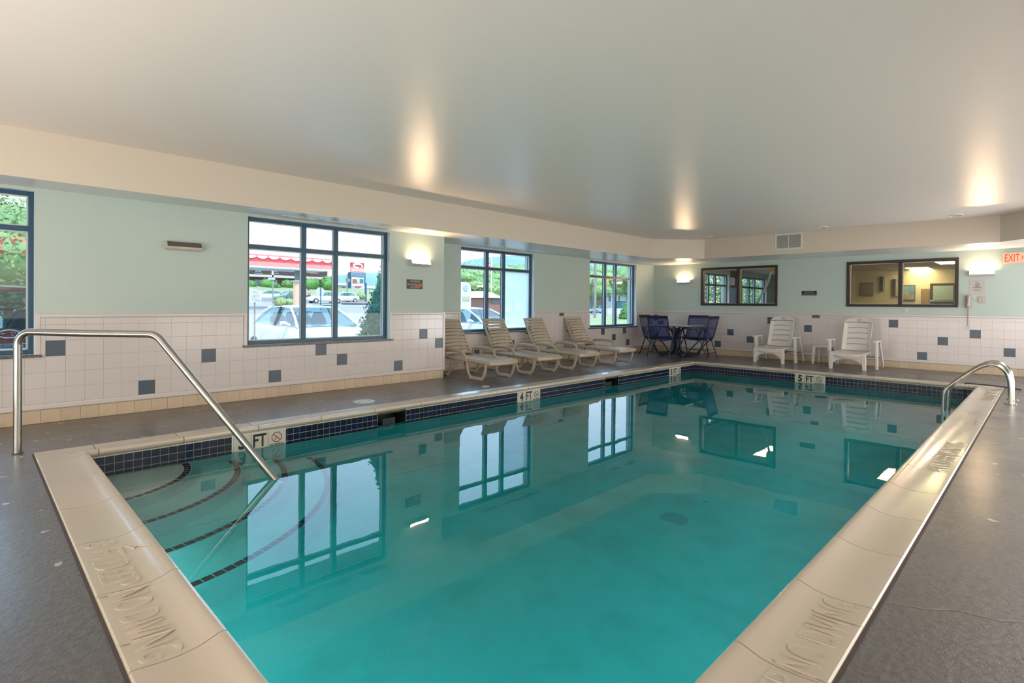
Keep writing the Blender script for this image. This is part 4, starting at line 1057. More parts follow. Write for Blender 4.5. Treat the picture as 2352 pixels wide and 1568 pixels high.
MB().box(19.94, 19.99, b_.y, a_.y, .3, a_.z).build('frame', M_BROWN, dm)
MB().box(19.93, 19.941, b_.y+.06, a_.y-.07, .36, a_.z-.07).build('mirror_glass', mat('mirror pale', (.36, .48, .45), .25), dm)
a_, b_ = onx(2116, 663, 19.99), onx(2134, 706, 19.99)
dw = thing('wooden_door', 'tan wooden door beside the framed mirror in the far room', 'door', (19.99, (a_.y+b_.y)/2, 0))
MB().box(19.95, 19.99, b_.y, a_.y, 0, a_.z).build('leaf', mat('tan wood', (.30, .20, .08), .5), dw, bevel=.004)
MB().cyl((19.92, b_.y+.05, 1.0), (19.96, b_.y+.05, 1.0), .025, 10).build('knob', M_METAL, dw)
# treadmill behind the wide window
tx, ty = 14.3, onx(2178, 700, 14.3).y
tm = thing('treadmill', 'treadmill whose dark handle bars rise into the wide window', 'treadmill', (tx, ty, 0))
MB().box(tx-.9, tx+.8, ty-.38, ty+.38, .05, .20).build('deck', M_RUBB, tm, bevel=.02)
for s_ in (-1, 1):
    MB().tube([(tx+.75, ty+s_*.36, .1), (tx+.62, ty+s_*.36, 1.05), (tx+.50, ty+s_*.34, 1.32)], .03, 8).build('upright', M_METAL, tm, smooth=True)
    MB().tube([(tx+.6, ty+s_*.34, 1.15), (tx+.1, ty+s_*.34, 1.02)], .022, 8).build('handle_bar', M_BROWN, tm, smooth=True)
    MB().cyl((tx-.8, ty+s_*.36, 0), (tx-.8, ty+s_*.36, .05), .03, 8).build('foot', M_RUBB, tm); MB().cyl((tx+.7, ty+s_*.36, 0), (tx+.7, ty+s_*.36, .05), .03, 8).build('foot', M_RUBB, tm)
MB().loft([[(tx+.42, ty-.3, 1.1), (tx+.62, ty-.3, 1.1), (tx+.55, ty-.3, 1.34), (tx+.42, ty-.3, 1.30)], [(tx+.42, ty+.3, 1.1), (tx+.62, ty+.3, 1.1), (tx+.55, ty+.3, 1.34), (tx+.42, ty+.3, 1.30)]]).build('console', M_RUBB, tm, bevel=.01)
# angled pale steel arm of an exercise machine behind the left interior window
A_ = [onx(1738, 700, 13.9), onx(1764, 648, 13.9), onx(1774, 612, 13.9)]
em_ = thing('exercise_machine', 'exercise machine with a bent pale steel arm behind the left interior window', 'exercise machine', (13.9, A_[0].y+.2, 0))
MB().tube([(13.9, A_[0].y+.35, .5), tuple(A_[0]), tuple(A_[1]), tuple(A_[2]), (13.9, A_[2].y-.04, 2.15)], .026, 10).build('lever_arm', mat('pale steel', (.55, .62, .68), .3, .4), em_, smooth=True)
MB().box(13.6, 14.3, A_[0].y+.1, A_[0].y+.6, 0, .5).build('base', M_RUBB, em_, bevel=.03)
MB().cyl((13.9, A_[2].y-.10, 2.08), (13.9, A_[2].y+.06, 2.08), .05, 12).build('pulley', mat('yellow pulley', (.55, .50, .12), .4), em_)
MB().box(13.85, 13.95, A_[2].y-.12, A_[2].y+.08, 2.1, 2.32).build('ceiling_bracket', M_WHITE, em_)
a_, b_ = onx(1763, 646, 22.19), onx(1792, 678, 22.19); yc, zc, w_, h_ = (a_.y+b_.y)/2, (a_.z+b_.z)/2, a_.y-b_.y, a_.z-b_.z
ap = thing('canvas_print', 'rust and blue canvas print at the right edge of the left interior window', 'picture', (22.19, yc, zc))
MB().box(22.15, 22.19, yc-w_/2, yc+w_/2, zc-h_/2, zc+h_/2).build('canvas', mat('rust paint', (.34, .10, .045), .6, noise=(6, (.48, .36, .20), .45, .65)), ap)
MB().prism([(yc+w_*.4, zc-h_*.46), (yc-w_*.48, zc-h_*.46), (yc-w_*.48, zc+h_*.12)], lambda u, v, o_: (o_, u, v), 22.145, 22.151).build('blue_area', mat('blue paint', (.05, .26, .55), .5), ap)
MB().prism([(yc+w_*.3, zc+h_*.44), (yc-w_*.48, zc+h_*.20), (yc-w_*.48, zc+h_*.42)], lambda u, v, o_: (o_, u, v), 22.145, 22.151).build('white_area', mat('white paint', (.6, .62, .6), .5), ap)

# ================================================================== OUTDOORS
def slopef(x, y):
    t_ = x/max(y, 1); s_ = 1-min(max((t_-.66)/.34, 0), 1)
    g = -.38
    if y > 12: g += (min(y, 78)-12)*.028*s_
    if y > 78: g += (min(y, 96)-78)*.14*s_
    return g
gm = MB(); xs = [-60+6*i for i in range(56)]; ysg = [7.0, 9, 12, 16, 22, 30, 40, 50, 60, 70, 78, 84, 90, 96, 110, 150, 250, 420]
gm.add([(x_, y_, slopef(x_, y_)) for y_ in ysg for x_ in xs], [(j*56+i, j*56+i+1, (j+1)*56+i+1, (j+1)*56+i) for j in range(len(ysg)-1) for i in range(55)])
gm.box(12.9, 60, -30, 7.7, -.44, -.40)
M_ASPH = mat('pale mottled asphalt', (.24, .225, .215), .9, noise=(.35, (.28, .265, .25), .4, .6))  # pale grey base colour with soft random mottling
M_LAWN = mat('lawn', (.20, .25, .10), .95, noise=(1.2, (.28, .30, .15), .4, .65)); M_MULCH = mat('mulch', (.22, .17, .16), .95)
tag(gm.build('ground', M_ASPH, smooth=True), 'pale asphalt parking lot rising gently away from the building', kind='structure')
def patch(name, pts, ma, dz=.02):
    return tag(MB().quad(*[(x_, y_, slopef(x_, y_)+dz) for x_, y_ in pts]).build(name, ma), kind='structure')
patch('lawn_strip', [(22, 18), (50, 18), (90, 44), (54, 44), (24, 22)], M_LAWN)
patch('lawn_strip', [(80, 70), (190, 70), (190, 90), (100, 90)], M_LAWN, .03)
def bank(name, ya, yb, pxa, pxb, ma, n=10, dz=.06):
    m_ = MB()
    for i in range(n):
        q = []
        for (px, yy) in ((pxa+(pxb-pxa)*i/n, ya), (pxa+(pxb-pxa)*(i+1)/n, ya), (pxa+(pxb-pxa)*(i+1)/n, yb), (pxa+(pxb-pxa)*i/n, yb)):
            p_ = ony(px, 700, yy); q.append((p_.x, yy, slopef(p_.x, yy)+dz))
        m_.quad(*q)
    return tag(m_.build(name, ma), kind='structure')
bank('grass_bank', 79, 96, 400, 905, mat('dry grass bank', (.24, .26, .14), .95)); bank('mulch_bed', 62, 77, 785, 872, M_MULCH, 10, .12)

LEAF = [(0, 0, 0), (1, 0, 0), (1, 1, 0), (0, 1, 0)]
def foliage(name, blobs, n, size, ma, parent, seed=1, kind=None):
    rnd = random.Random(seed); v, f = [], []
    tot = sum(b_[3]*b_[4]*b_[5] for b_ in blobs)**(1)
    for (x_, y_, z_, a, b2, c_) in blobs:
        k = max(20, int(n*(a*b2*c_)/tot))
        for _ in range(k):
            d_ = Vector((rnd.gauss(0, 1), rnd.gauss(0, 1), rnd.gauss(0, 1))).normalized(); rr = rnd.uniform(.72, 1.03)*(1+.14*math.sin(d_.x*7+seed)*math.cos(d_.z*6))
            p_ = Vector((x_+d_.x*a*rr, y_+d_.y*b2*rr, z_+d_.z*c_*rr))
            nrm = (d_+Vector((rnd.gauss(0, .5), rnd.gauss(0, .5), rnd.gauss(0, .5)))).normalized()
            t1 = nrm.orthogonal().normalized(); t2 = nrm.cross(t1); an = rnd.uniform(0, 6.28); t1, t2 = t1*math.cos(an)+t2*math.sin(an), t2*math.cos(an)-t1*math.sin(an)
            s_ = size*rnd.uniform(.6, 1.3); kk = len(v)
            v += [tuple(p_-t1*s_), tuple(p_-t2*s_*.55), tuple(p_+t1*s_), tuple(p_+t2*s_*.55)]; f.append((kk, kk+1, kk+2, kk+3))
    mb = MB(); mb.v = v; mb.f = f
    off = parent.location if parent is not None else Vector()
    me = bpy.data.meshes.new(name); me.from_pydata([tuple(Vector(p_)-off) for p_ in v], [], f); me.materials.append(ma); me.update()
    o = bpy.data.objects.new(name, me); COL.objects.link(o); o.parent = parent
    if kind: o['kind'] = kind
    return o
def ellip(mb, c_, r_, n=10, m=7):
    rings = []
    for j in range(1, m):
        th = math.pi*j/m; rings.append([(c_[0]+r_[0]*math.sin(th)*math.cos(2*math.pi*i/n), c_[1]+r_[1]*math.sin(th)*math.sin(2*math.pi*i/n), c_[2]+r_[2]*math.cos(th)) for i in range(n)])
    mb.loft(rings); return mb
M_LF1 = mat('pale green leaves', (.19, .28, .10), .7, vary=.1, noise=(.8, (.32, .40, .18), .4, .65)); M_LF2 = mat('mid green leaves', (.13, .27, .10), .7, noise=(.5, (.24, .36, .12), .4, .6))
M_LF3 = mat('dark conifer leaves', (.03, .13, .10), .7, noise=(3, (.06, .20, .13), .4, .6)); M_LF4 = mat('bright shrub leaves', (.09, .22, .045), .7); M_BARK = mat('bark', (.16, .12, .09), .9)
M_RLF = mat('reddish leaves', (.50, .14, .08), .7)
def tree(label, px, pytop, Y, hw, ma, seed, n=2600, lf=.16, core=None):
    top = ony(px, pytop, Y); zb = slopef(top.x, Y); h_ = top.z-zb; c_ = Vector((top.x, Y, 0))
    t_ = thing('broadleaf_tree', label, 'tree', (top.x, Y, zb)); rnd = random.Random(seed)
    bl = [(c_.x, Y, zb+h_*.60, hw*.8, hw*.8, h_*.36)]
    for k in range(7):
        a = k*.9+seed; bl.append((c_.x+hw*.55*math.cos(a), Y+hw*.5*math.sin(a), zb+h_*rnd.uniform(.42, .80), hw*.45, hw*.45, h_*.18))
    cr_ = MB()
    for b2 in bl: ellip(cr_, b2[:3], (b2[3]*.82, b2[4]*.82, b2[5]*.82))
    cr_.build('inner_crown', core or M_LF2, t_, smooth=True)
    foliage('foliage', bl, n, lf, ma, t_, seed, 'stuff')
    MB().tube([(c_.x, Y, zb-.1), (c_.x+.05, Y, zb+h_*.25), (c_.x, Y, zb+h_*.5)], [h_*.03, h_*.022, h_*.014], 8).build('trunk', M_BARK, t_, smooth=True)
    return t_
# window 1
t1_ = tree('large pale green tree with reddish blossom filling the leftmost window', 14, 425, 17, 2.6, M_LF1, 3, 20000, .055, M_LF2)
foliage('blossom', [(ony(22, 562, 14.6).x, 14.6, ony(22, 562, 14.6).z, 1.2, .4, .22)], 260, .05, M_RLF, t1_, 5, 'stuff')
# conifers by window 2 and window 4
def conifer(label, px, pytop, pyb, Y, hw, ma, seed, n=3500, lf=.035):
    top = ony(px, pytop, Y); zb = slopef(top.x, Y); h_ = top.z-zb
    t_ = thing('conifer_shrub', label, 'shrub', (top.x, Y, zb)); bl = []
    for k in range(7):
        f_ = k/6; bl.append((top.x, Y, zb+h_*(.12+.78*f_), hw*(1-.80*f_**1.3), hw*(1-.80*f_**1.3), h_*.17))
    cr_ = MB()
    for b2 in bl: ellip(cr_, b2[:3], (b2[3]*.9, b2[4]*.9, b2[5]*.9))
    cr_.build('inner_mass', ma, t_, smooth=True); foliage('foliage', bl, n, lf, ma, t_, seed, 'stuff')
    MB().cyl((top.x, Y, zb-.05), (top.x, Y, zb+.2), .05, 8).build('stem', M_BARK, t_)
conifer('dark blue green conifer close outside the large window', 880, 630, None, 8.45, .62, M_LF3, 4, 9000)
conifer('bright green cone shaped shrub outside the window nearest the table', 1442, 692, None, 34, 1.05, M_LF4, 6, 1500, .14)

# hill ridge far away
rid = [(300, 655), (600, 650), (700, 642), (760, 633), (815, 628), (870, 622), (960, 613), (1010, 607), (1057, 603), (1080, 597), (1110, 592), (1160, 588), (1215, 587), (1300, 584), (1360, 583), (1460, 586), (1560, 600)]
hm = MB(); rws = []
for fy, fz in ((250, 0), (290, .45), (330, .8), (380, 1.0), (420, .9)):
    rws.append([(ony(px, py, 380).x*(fy/380), fy, -1+(ony(px, py, 380).z+1)*fz) for px, py in rid])
hm.add([p_ for r in rws for p_ in r], [(j*len(rid)+i, j*len(rid)+i+1, (j+1)*len(rid)+i+1, (j+1)*len(rid)+i) for j in range(4) for i in range(len(rid)-1)])
tag(hm.build('mountain_ridge', mat('forest with painted haze', (.14, .24, .26), 1, noise=(.03, (.17, .27, .26), .4, .6)), smooth=True), 'hazy blue green wooded ridge on the horizon', 'hill')  # distance haze is put into the ridge colour
for i, (px, py, Y, hw, lb) in enumerate(((1068, 618, 62, 6, 'pale tree at the left of the window behind the loungers'), (1095, 600, 66, 7, 'tall pale green tree behind the white camper'), (1122, 640, 58, 4.5, 'darker round tree above the small brick house'), (1146, 604, 66, 7, 'tree right of the flagpole'), (1180, 600, 70, 8, 'broad pale tree in the upper right panes of that window'), (1212, 606, 68, 7, 'tree at the right jamb of that window'),
                                        (1352, 610, 74, 8, 'pale tree at the left of the window nearest the table'), (1384, 604, 78, 8, 'tree behind the utility pole'), (1412, 612, 76, 8, 'tree above the pale shed'), (1446, 598, 72, 7, 'spreading tree over the shed roof'))):
    tree(lb, px, py, Y, hw, (M_LF1 if i % 3 else M_LF2) if i < 6 else M_LF2, 20+i, 6000, .15)
# trees seen through the fitness room windows
for i, (x_, y_, lb) in enumerate(((24, 10.5, 'leafy tree outside the fitness room window'), (33, 12.6, 'second leafy tree outside the fitness room'))):
    t_ = thing('broadleaf_tree', lb, 'tree', (x_, y_, -.25)); bl = [(x_, y_, 2.6, 1.6, 1.6, 1.6), (x_+1, y_-.5, 1.4, 1.1, 1.1, 1.0), (x_-.9, y_, 1.6, 1.0, 1.0, 1.0)]
    foliage('foliage', bl, 3600, .08, M_LF2, t_, 60+i, 'stuff'); MB().cyl((x_, y_, -.3), (x_, y_, 2), .12, 8).build('trunk', M_BARK, t_)

# ---- cars
M_CG = glass('car glass', (.55, .74, .78), 1.6); M_TYRE = mat('tyre', (.03, .03, .03), .8); M_HUB = mat('wheel hub', (.5, .5, .5), .3, .6)
def car(label, loc, rotz, color, hatch=False, detail=True, name='parked_car'):
    body = mat('car paint %s' % (color,), color, .22, .1, coat=.6)
    C = thing(name, label, 'car', loc, rotz)
    H_ = 1.46 if not hatch else 1.60
    st = [(-2.25, .48, .70, .60), (-2.22, .80, .78, .30), (-2.05, .98, .84, .24), (-1.55, 1.0, .88, .22), (-.9, .97, .90, .20), (0, .96, .90, .20), (.75, .96, .89, .20), (1.1, .93, .88, .22), (1.75, .84, .85, .24), (2.12, .72, .78, .26), (2.26, .55, .66, .34)]
    if hatch: st = [(-2.25, .85, .76, .35), (-2.2, 1.08, .84, .30), (-1.9, 1.10, .88, .24)]+st[4:]
    rg = []
    for y_, zt, w_, zb in st:
        half = [(w_*.90, zb), (w_, zb+.12), (w_*1.0, zb+(zt-zb)*.55), (w_*.955, zt-.035), (w_*.86, zt), (w_*.4, zt+.018)]
        rg.append([(x_, y_, z_) for x_, z_ in half]+[(-x_, y_, z_) for x_, z_ in reversed(half)])
    MB().loft(rg).build('body', body, C, smooth=True, rel=False)
    gb = [(-1.72, .99, .80), (-1.02, H_-.03, .60), (-.35, H_, .61), (.20, H_-.03, .59), (1.05, .94, .78)]
    if hatch: gb = [(-2.16, 1.07, .76), (-1.78, H_-.05, .63), (-.6, H_, .63), (.20, H_-.03, .60), (1.05, .94, .78)]
    # greenhouse glass volume, roof skin, pillars
    gr_ = []
    for y_, z_, w_ in gb:
        if z_ > 1.2: gr_.append([(-w_, y_, z_-.012), (w_, y_, z_-.012)])
        else: gr_.append([(-w_*.9, y_, z_), (w_*.9, y_, z_)])
    gl = MB()
    yb = {0: gb[0], 4: gb[-1]}
    gl.add([(-.80, gb[0][0], .98), (.80, gb[0][0], .98), (-.60, gb[1][0], gb[1][1]-.015), (.60, gb[1][0], gb[1][1]-.015), (-.59, gb[3][0], gb[3][1]-.015), (.59, gb[3][0], gb[3][1]-.015), (-.79, gb[4][0], .95), (.79, gb[4][0], .95)],
           [(0,1,3,2), (2,3,5,4), (4,5,7,6), (0,2,4,6), (1,7,5,3), (0,6,7,1)])
    gl.build('window_glass', M_CG, C, rel=False)
    if detail:
        for sx in (-.36, .36):
            for y_ in (-.15, -1.05): MB().loft([[(sx-.24, y_-.06, .6), (sx+.24, y_-.06, .6), (sx+.24, y_+.06, .6), (sx-.24, y_+.06, .6)], [(sx-.20, y_-.20, 1.12), (sx+.20, y_-.20, 1.12), (sx+.20, y_-.12, 1.12), (sx-.20, y_-.12, 1.12)], [(sx-.10, y_-.21, 1.30), (sx+.10, y_-.21, 1.30), (sx+.10, y_-.15, 1.30), (sx-.10, y_-.15, 1.30)]]).build('seat', mat('car seat', (.16, .22, .26), .8), C, rel=False, bevel=.03)
        MB().box(-.74, .74, .55, .98, .88, .955).build('dashboard', mat('car seat', (.16, .22, .26), .8), C, rel=False, bevel=.03)
    rf = []
    for y_, z_, w_ in gb[1:4]: rf.append([(-w_-.01, y_, z_-.03), (-w_*.8, y_, z_+.008), (0, y_, z_+.022), (w_*.8, y_, z_+.008), (w_+.01, y_, z_-.03), (0, y_, z_-.03)])
    MB().loft(rf).build('roof', body, C, smooth=True, rel=False)
    for s_ in (-1, 1):
        MB().tube([(s_*.61, gb[1][0], gb[1][1]-.02), (s_*.72, (gb[0][0]+gb[1][0])/2, (gb[0][1]+gb[1][1])/2+.04), (s_*.82, gb[0][0], .985)], .045, 6, flat=(1, .6)).build('rear_pillar', body, C, smooth=True, rel=False)
        MB().tube([(s_*.60, gb[3][0], gb[3][1]-.02), (s_*.70, .66, 1.20), (s_*.81, gb[4][0]+.03, .95)], .030, 6).build('front_pillar', body, C, smooth=True, rel=False)
        MB().tube([(s_*.625, -.32, H_-.03), (s_*.80, -.30, .97)], .032, 6).build('door_pillar', M_TYRE, C, smooth=True, rel=False)
        for y_ in (-1.42, 1.38):
            wh = MB().cyl((s_*.72, y_, .32), (s_*.905, y_, .32), .32, 20).build('wheel', M_TYRE, C, rel=False, smooth=True)
            hb = MB().cyl((s_*.90, y_, .32), (s_*.915, y_, .32), .20, 14).build('hub_cap', M_HUB, wh, rel=False); hb.parent = wh
        if detail:
            MB().tube([(s_*.80, .66, 1.0), (s_*.93, .62, 1.03), (s_*1.02, .60, 1.03)], [.03, .085, .07], 8, flat=(.8, 1)).build('side_mirror', body, C, smooth=True, rel=False)
            for y_ in (-.55, .35): MB().tube([(s_*.905, y_, .84), (s_*.925, y_-.06, .845), (s_*.905, y_-.14, .84)], .013, 6).build('door_handle', body, C, smooth=True, rel=False)
            MB().loft([[(s_*.45, 2.17, .62), (s_*.70, 2.04, .62), (s_*.72, 2.02, .74), (s_*.45, 2.10, .745)], [(s_*.46, 2.24, .62), (s_*.74, 2.10, .62), (s_*.77, 1.95, .75), (s_*.46, 2.10, .76)]]).build('headlight', mat('lamp glass', (.30, .40, .50), .05), C, rel=False)
            MB().box(s_*.62-.14, s_*.62+.14, -2.27, -2.18, .70, .86).build('tail_light', mat('tail lens', (.35, .02, .02), .1), C, rel=False, bevel=.02)
    if detail:
        MB().box(-.75, .75, .99, 1.02, .955, .965).build('wiper', M_TYRE, C, rel=False)
        MB().tube([(.25, .05, 1.30), (.0, .03, 1.30)], .03, 8, flat=(.5, 1)).build('cabin_mirror', M_TYRE, C, rel=False)
    return C
SIL = (.62, .66, .68)
p_ = ony(752, 745, 10.4); car('silver sedan parked nose-in outside the large window', (6.28, 13.64, -.38), math.radians(180), SIL)
car('white sedan outside the window behind the loungers', (12.45, 14.23, -.42), math.radians(188.4), (.60, .62, .62))
rc = car('dark red hatchback backed up to the leftmost window', (.18, 9.98, -.27), 0, (.16, .03, .05), True)
RCX, RCY = .18, 9.98-2.27
p_ = ony(20, 767, RCY); q_ = MB()
q_.tube([(.0+(p_.x-.18)+.085*math.cos(a*math.pi/12), -2.275, p_.z+.27+.042*math.sin(a*math.pi/12)) for a in range(24)], .006, 6, closed=True); q_.build('badge_ring', M_HUB, rc, rel=False, smooth=True)
for (du, dz, s_) in ((-.045, .005, .022), (.02, .014, .012), (.05, .010, .012), (.03, -.012, .012), (.06, -.014, .010)):
    MB().loft([[((p_.x-.18)+du-s_, -2.28, p_.z+.27+dz), ((p_.x-.18)+du, -2.28, p_.z+.27+dz-s_*.6), ((p_.x-.18)+du+s_, -2.28, p_.z+.27+dz), ((p_.x-.18)+du, -2.28, p_.z+.27+dz+s_*.6)], [((p_.x-.18)+du-s_*.2, -2.286, p_.z+.27+dz), ((p_.x-.18)+du, -2.286, p_.z+.27+dz-s_*.1), ((p_.x-.18)+du+s_*.2, -2.286, p_.z+.27+dz), ((p_.x-.18)+du, -2.286, p_.z+.27+dz+s_*.1)]]).build('badge_star', M_HUB, rc, rel=False)
p_ = ony(26, 806, RCY); lx = p_.x-.18; lz = p_.z+.27
MB().box(lx-.155, lx+.155, -2.29, -2.27, lz-.078, lz+.078).build('number_plate', mat('plate white', (.60, .66, .70), .4), rc, rel=False)
MB().box(lx-.15, lx+.15, -2.293, -2.289, lz+.035, lz+.073).build('plate_band', mat('plate blue', (.03, .12, .28), .4), rc, rel=False)
for s__, dz, hh, ww, mm_ in (('PENNSYLVANIA', .054, .022, .20, 'plate white'), ('17', -.02, .07, .09, 'plate blue')):
    t_ = text('plate_lettering', s__, (lx-(.06 if s__ == '17' else 0), -2.294, lz+dz), (1, 0, 0), (0, 0, 1), hh, ww, .001, MATS[mm_]); t_.parent = rc
# distant cars
for px, Y, lb, rot, colr in ((616, 76, 'white pickup parked far off left of the dark car', 80, (.62, .60, .56)), (668, 72, 'dark sedan parked beyond the low shrubs', 100, (.10, .12, .13)), (745, 66, 'white car parked behind the stop sign', 85, (.62, .62, .60)), (787, 70, 'white van nose at the edge of the mulch bed', 95, (.62, .62, .60)), (1375, 65, 'silver blue sedan at the left of the window nearest the table', 85, (.35, .45, .55))):
    p_ = ony(px, 700, Y); car(lb, (p_.x, Y, slopef(p_.x, Y)), math.radians(rot), colr, False, False)

# ---- motel
M_BRICK = mat('red brown brick', (.26, .13, .10), .9); M_SHIN = mat('grey shingle roof', (.42, .43, .42), .9); M_BAL = mat('balcony concrete', (.50, .48, .42), .8); M_DDR = mat('blue grey door', (.10, .13, .17), .5)
def E2(px, py, Y): return ony(px, py, Y)
def motel():
    Y = 100.0; a, b_ = E2(470, 660, Y).x, E2(752, 660, Y).x; z0 = 3.9; z1 = E2(600, 605, Y).z
    mo = thing('motel_building', 'two storey brick motel with doors, windows and a balcony far behind the canopy', 'building', ((a+b_)/2, Y, z0))
    MB().box(a, b_, Y, Y+12, z0-2, z1).build('walls', M_BRICK, mo)
    rt = E2(568, 570, Y).z
    MB().loft([[(a-1, Y-2.2, z1), (b_+1, Y-2.2, z1), (b_+1, Y+14, z1), (a-1, Y+14, z1)], [(a+4, Y+6, rt+1), (b_-4, Y+6, rt+1), (b_-4, Y+6.2, rt+1), (a+4, Y+6.2, rt+1)]]).build('roof', M_SHIN, mo)
    zb0, zb1 = E2(600, 637, Y).z, E2(600, 631.5, Y).z
    MB().box(a, b_+.4, Y-2, Y, zb0, zb1).build('balcony', M_BAL, mo)
    for px in (486, 550, 616.5, 682, 745): x_ = E2(px, 640, Y).x; MB().box(x_-.12, x_+.12, Y-2, Y-1.76, z0-1, z1).build('column', M_REVEAL, mo)
    def pane(px0, px1, py0, py1, nm, ma):
        q0, q1 = E2(px0, py1, Y), E2(px1, py0, Y); o = MB().box(q0.x, q1.x, Y-.06, Y+.02, q0.z, q1.z).build(nm, ma, mo)
        if nm == 'window':
            mid = (q0.x+q1.x)/2; s2 = MB().box(q0.x+.1, mid-.05, Y-.09, Y-.06, q0.z+.1, q1.z-.1).box(mid+.05, q1.x-.1, Y-.09, Y-.06, q0.z+.1, q1.z-.1).build('pane', mat('motel pane', (.38, .46, .50), .2), o, rel=False); s2.parent = o
            for v in s2.data.vertices: v.co -= mo.location
            s2.location = (0, 0, 0)
            MB().box(q0.x-.1, q1.x+.1, Y-.2, Y, q0.z-.25, q0.z-.1).build('window_sill', M_BAL, mo)
    for px0 in (500, 540, 584, 621, 680, 712): pane(px0, px0+17, 617, 625, 'window', M_DDR); pane(px0, px0+17, 641, 655, 'window', M_DDR)
    for px0, px1 in ((568.5, 576), (645, 655), (663, 668), (737, 745)): pane(px0, px1, 620, 631, 'door', M_DDR); pane(px0, px1, 643, 657, 'door', M_DDR)
motel()
# hedge balls before the motel
for i, (px, py, Y, r_) in enumerate(((574, 654, 95, 1.1), (613, 653, 95, 1.3), (626, 656, 94, 1.0), (636, 659, 94, .7), (660, 654, 95, 1.2), (716, 655, 94, 1.7), (754, 655, 93, 1.6), (755, 648, 94, 1.5), (796, 675, 72, .55), (830, 680, 70, .7), (645, 694, 46, .6), (664, 695, 46, .55))):
    p_ = ony(px, py, Y); t_ = thing('round_bush', 'round clipped bush, number %d from the left outside' % i, 'bush', tuple(p_)); t_['label'] = ('green bush under the motel at the far left', 'large green bush left of the motel lamp pole', 'yellow green bush right of the lamp pole', 'smallest bush before the motel door', 'dark green bush beside the canopy column', 'wide hedge right of the canopy column', 'lower part bush at the motel corner', 'tall bush at the motel corner', 'small bush left of the pylon sign on the mulch', 'pale bush right of the pylon sign base', 'low sage bush left of the orange post', 'low sage bush beside the orange post')[i]
    cr_ = MB(); ellip(cr_, tuple(p_), (r_*.9, r_*.9, r_*.75)); ma_ = M_LF4 if i < 8 else M_LF1
    cr_.build('inner_mass', ma_, t_, smooth=True); foliage('foliage', [(p_.x, p_.y, p_.z, r_, r_, r_*.85)], 260, r_*.12, ma_, t_, 80+i, 'stuff')
# canopy
M_CRED = mat('canopy red', (.62, .05, .07), .5); M_CW = mat('canopy white', (.62, .66, .66), .5)
def canopy():
    Y = 47.0; a, b_ = E2(440, 600, Y).x, E2(763, 610, Y).x; zr0, zr1 = E2(640, 611.5, Y).z, E2(640, 593, Y).z; zt = E2(640, 586.5, Y).z; zb = E2(640, 617, Y).z
    c = thing('station_canopy', 'red and white filling station canopy beyond the parking lot', 'canopy', ((a+b_)/2, Y, 0))
    MB().box(a, b_, Y, Y+4, zr0, zr1).build('fascia', M_CRED, c); MB().box(a, b_-.1, Y+.05, Y+3.9, zr1, zt).build('upper_band', mat('canopy pink', (.62, .22, .20), .5), c)
    MB().box(a, b_-.3, Y+.15, Y+3.8, zb, zr0).build('soffit_band', M_CW, c)
    for i in range(12):
        u = a+(b_-a)*(i+.5)/12; w_ = (b_-a)/26; sc = [(-w_, zr1+.02), (-w_*.8, zr1+.12), (w_*.8, zr1+.12), (w_, zr1+.02), (w_*.5, zr1-.10), (0, zr1-.14), (-w_*.5, zr1-.10)]
        MB().prism(sc, lambda x_, z_, o_: (u+x_, o_, z_), Y-.05, Y+.02).build('fascia_light', mat('canopy cream', (.75, .68, .55), .5), c)
    for px, nm in ((675, 'column'), (480, 'column')):
        x_ = E2(px, 650, Y+3).x; MB().box(x_-.25, x_+.25, Y+1.8, Y+2.3, slopef(x_, Y), zb).build(nm, mat('column grey', (.17, .22, .24), .5), c)
canopy()
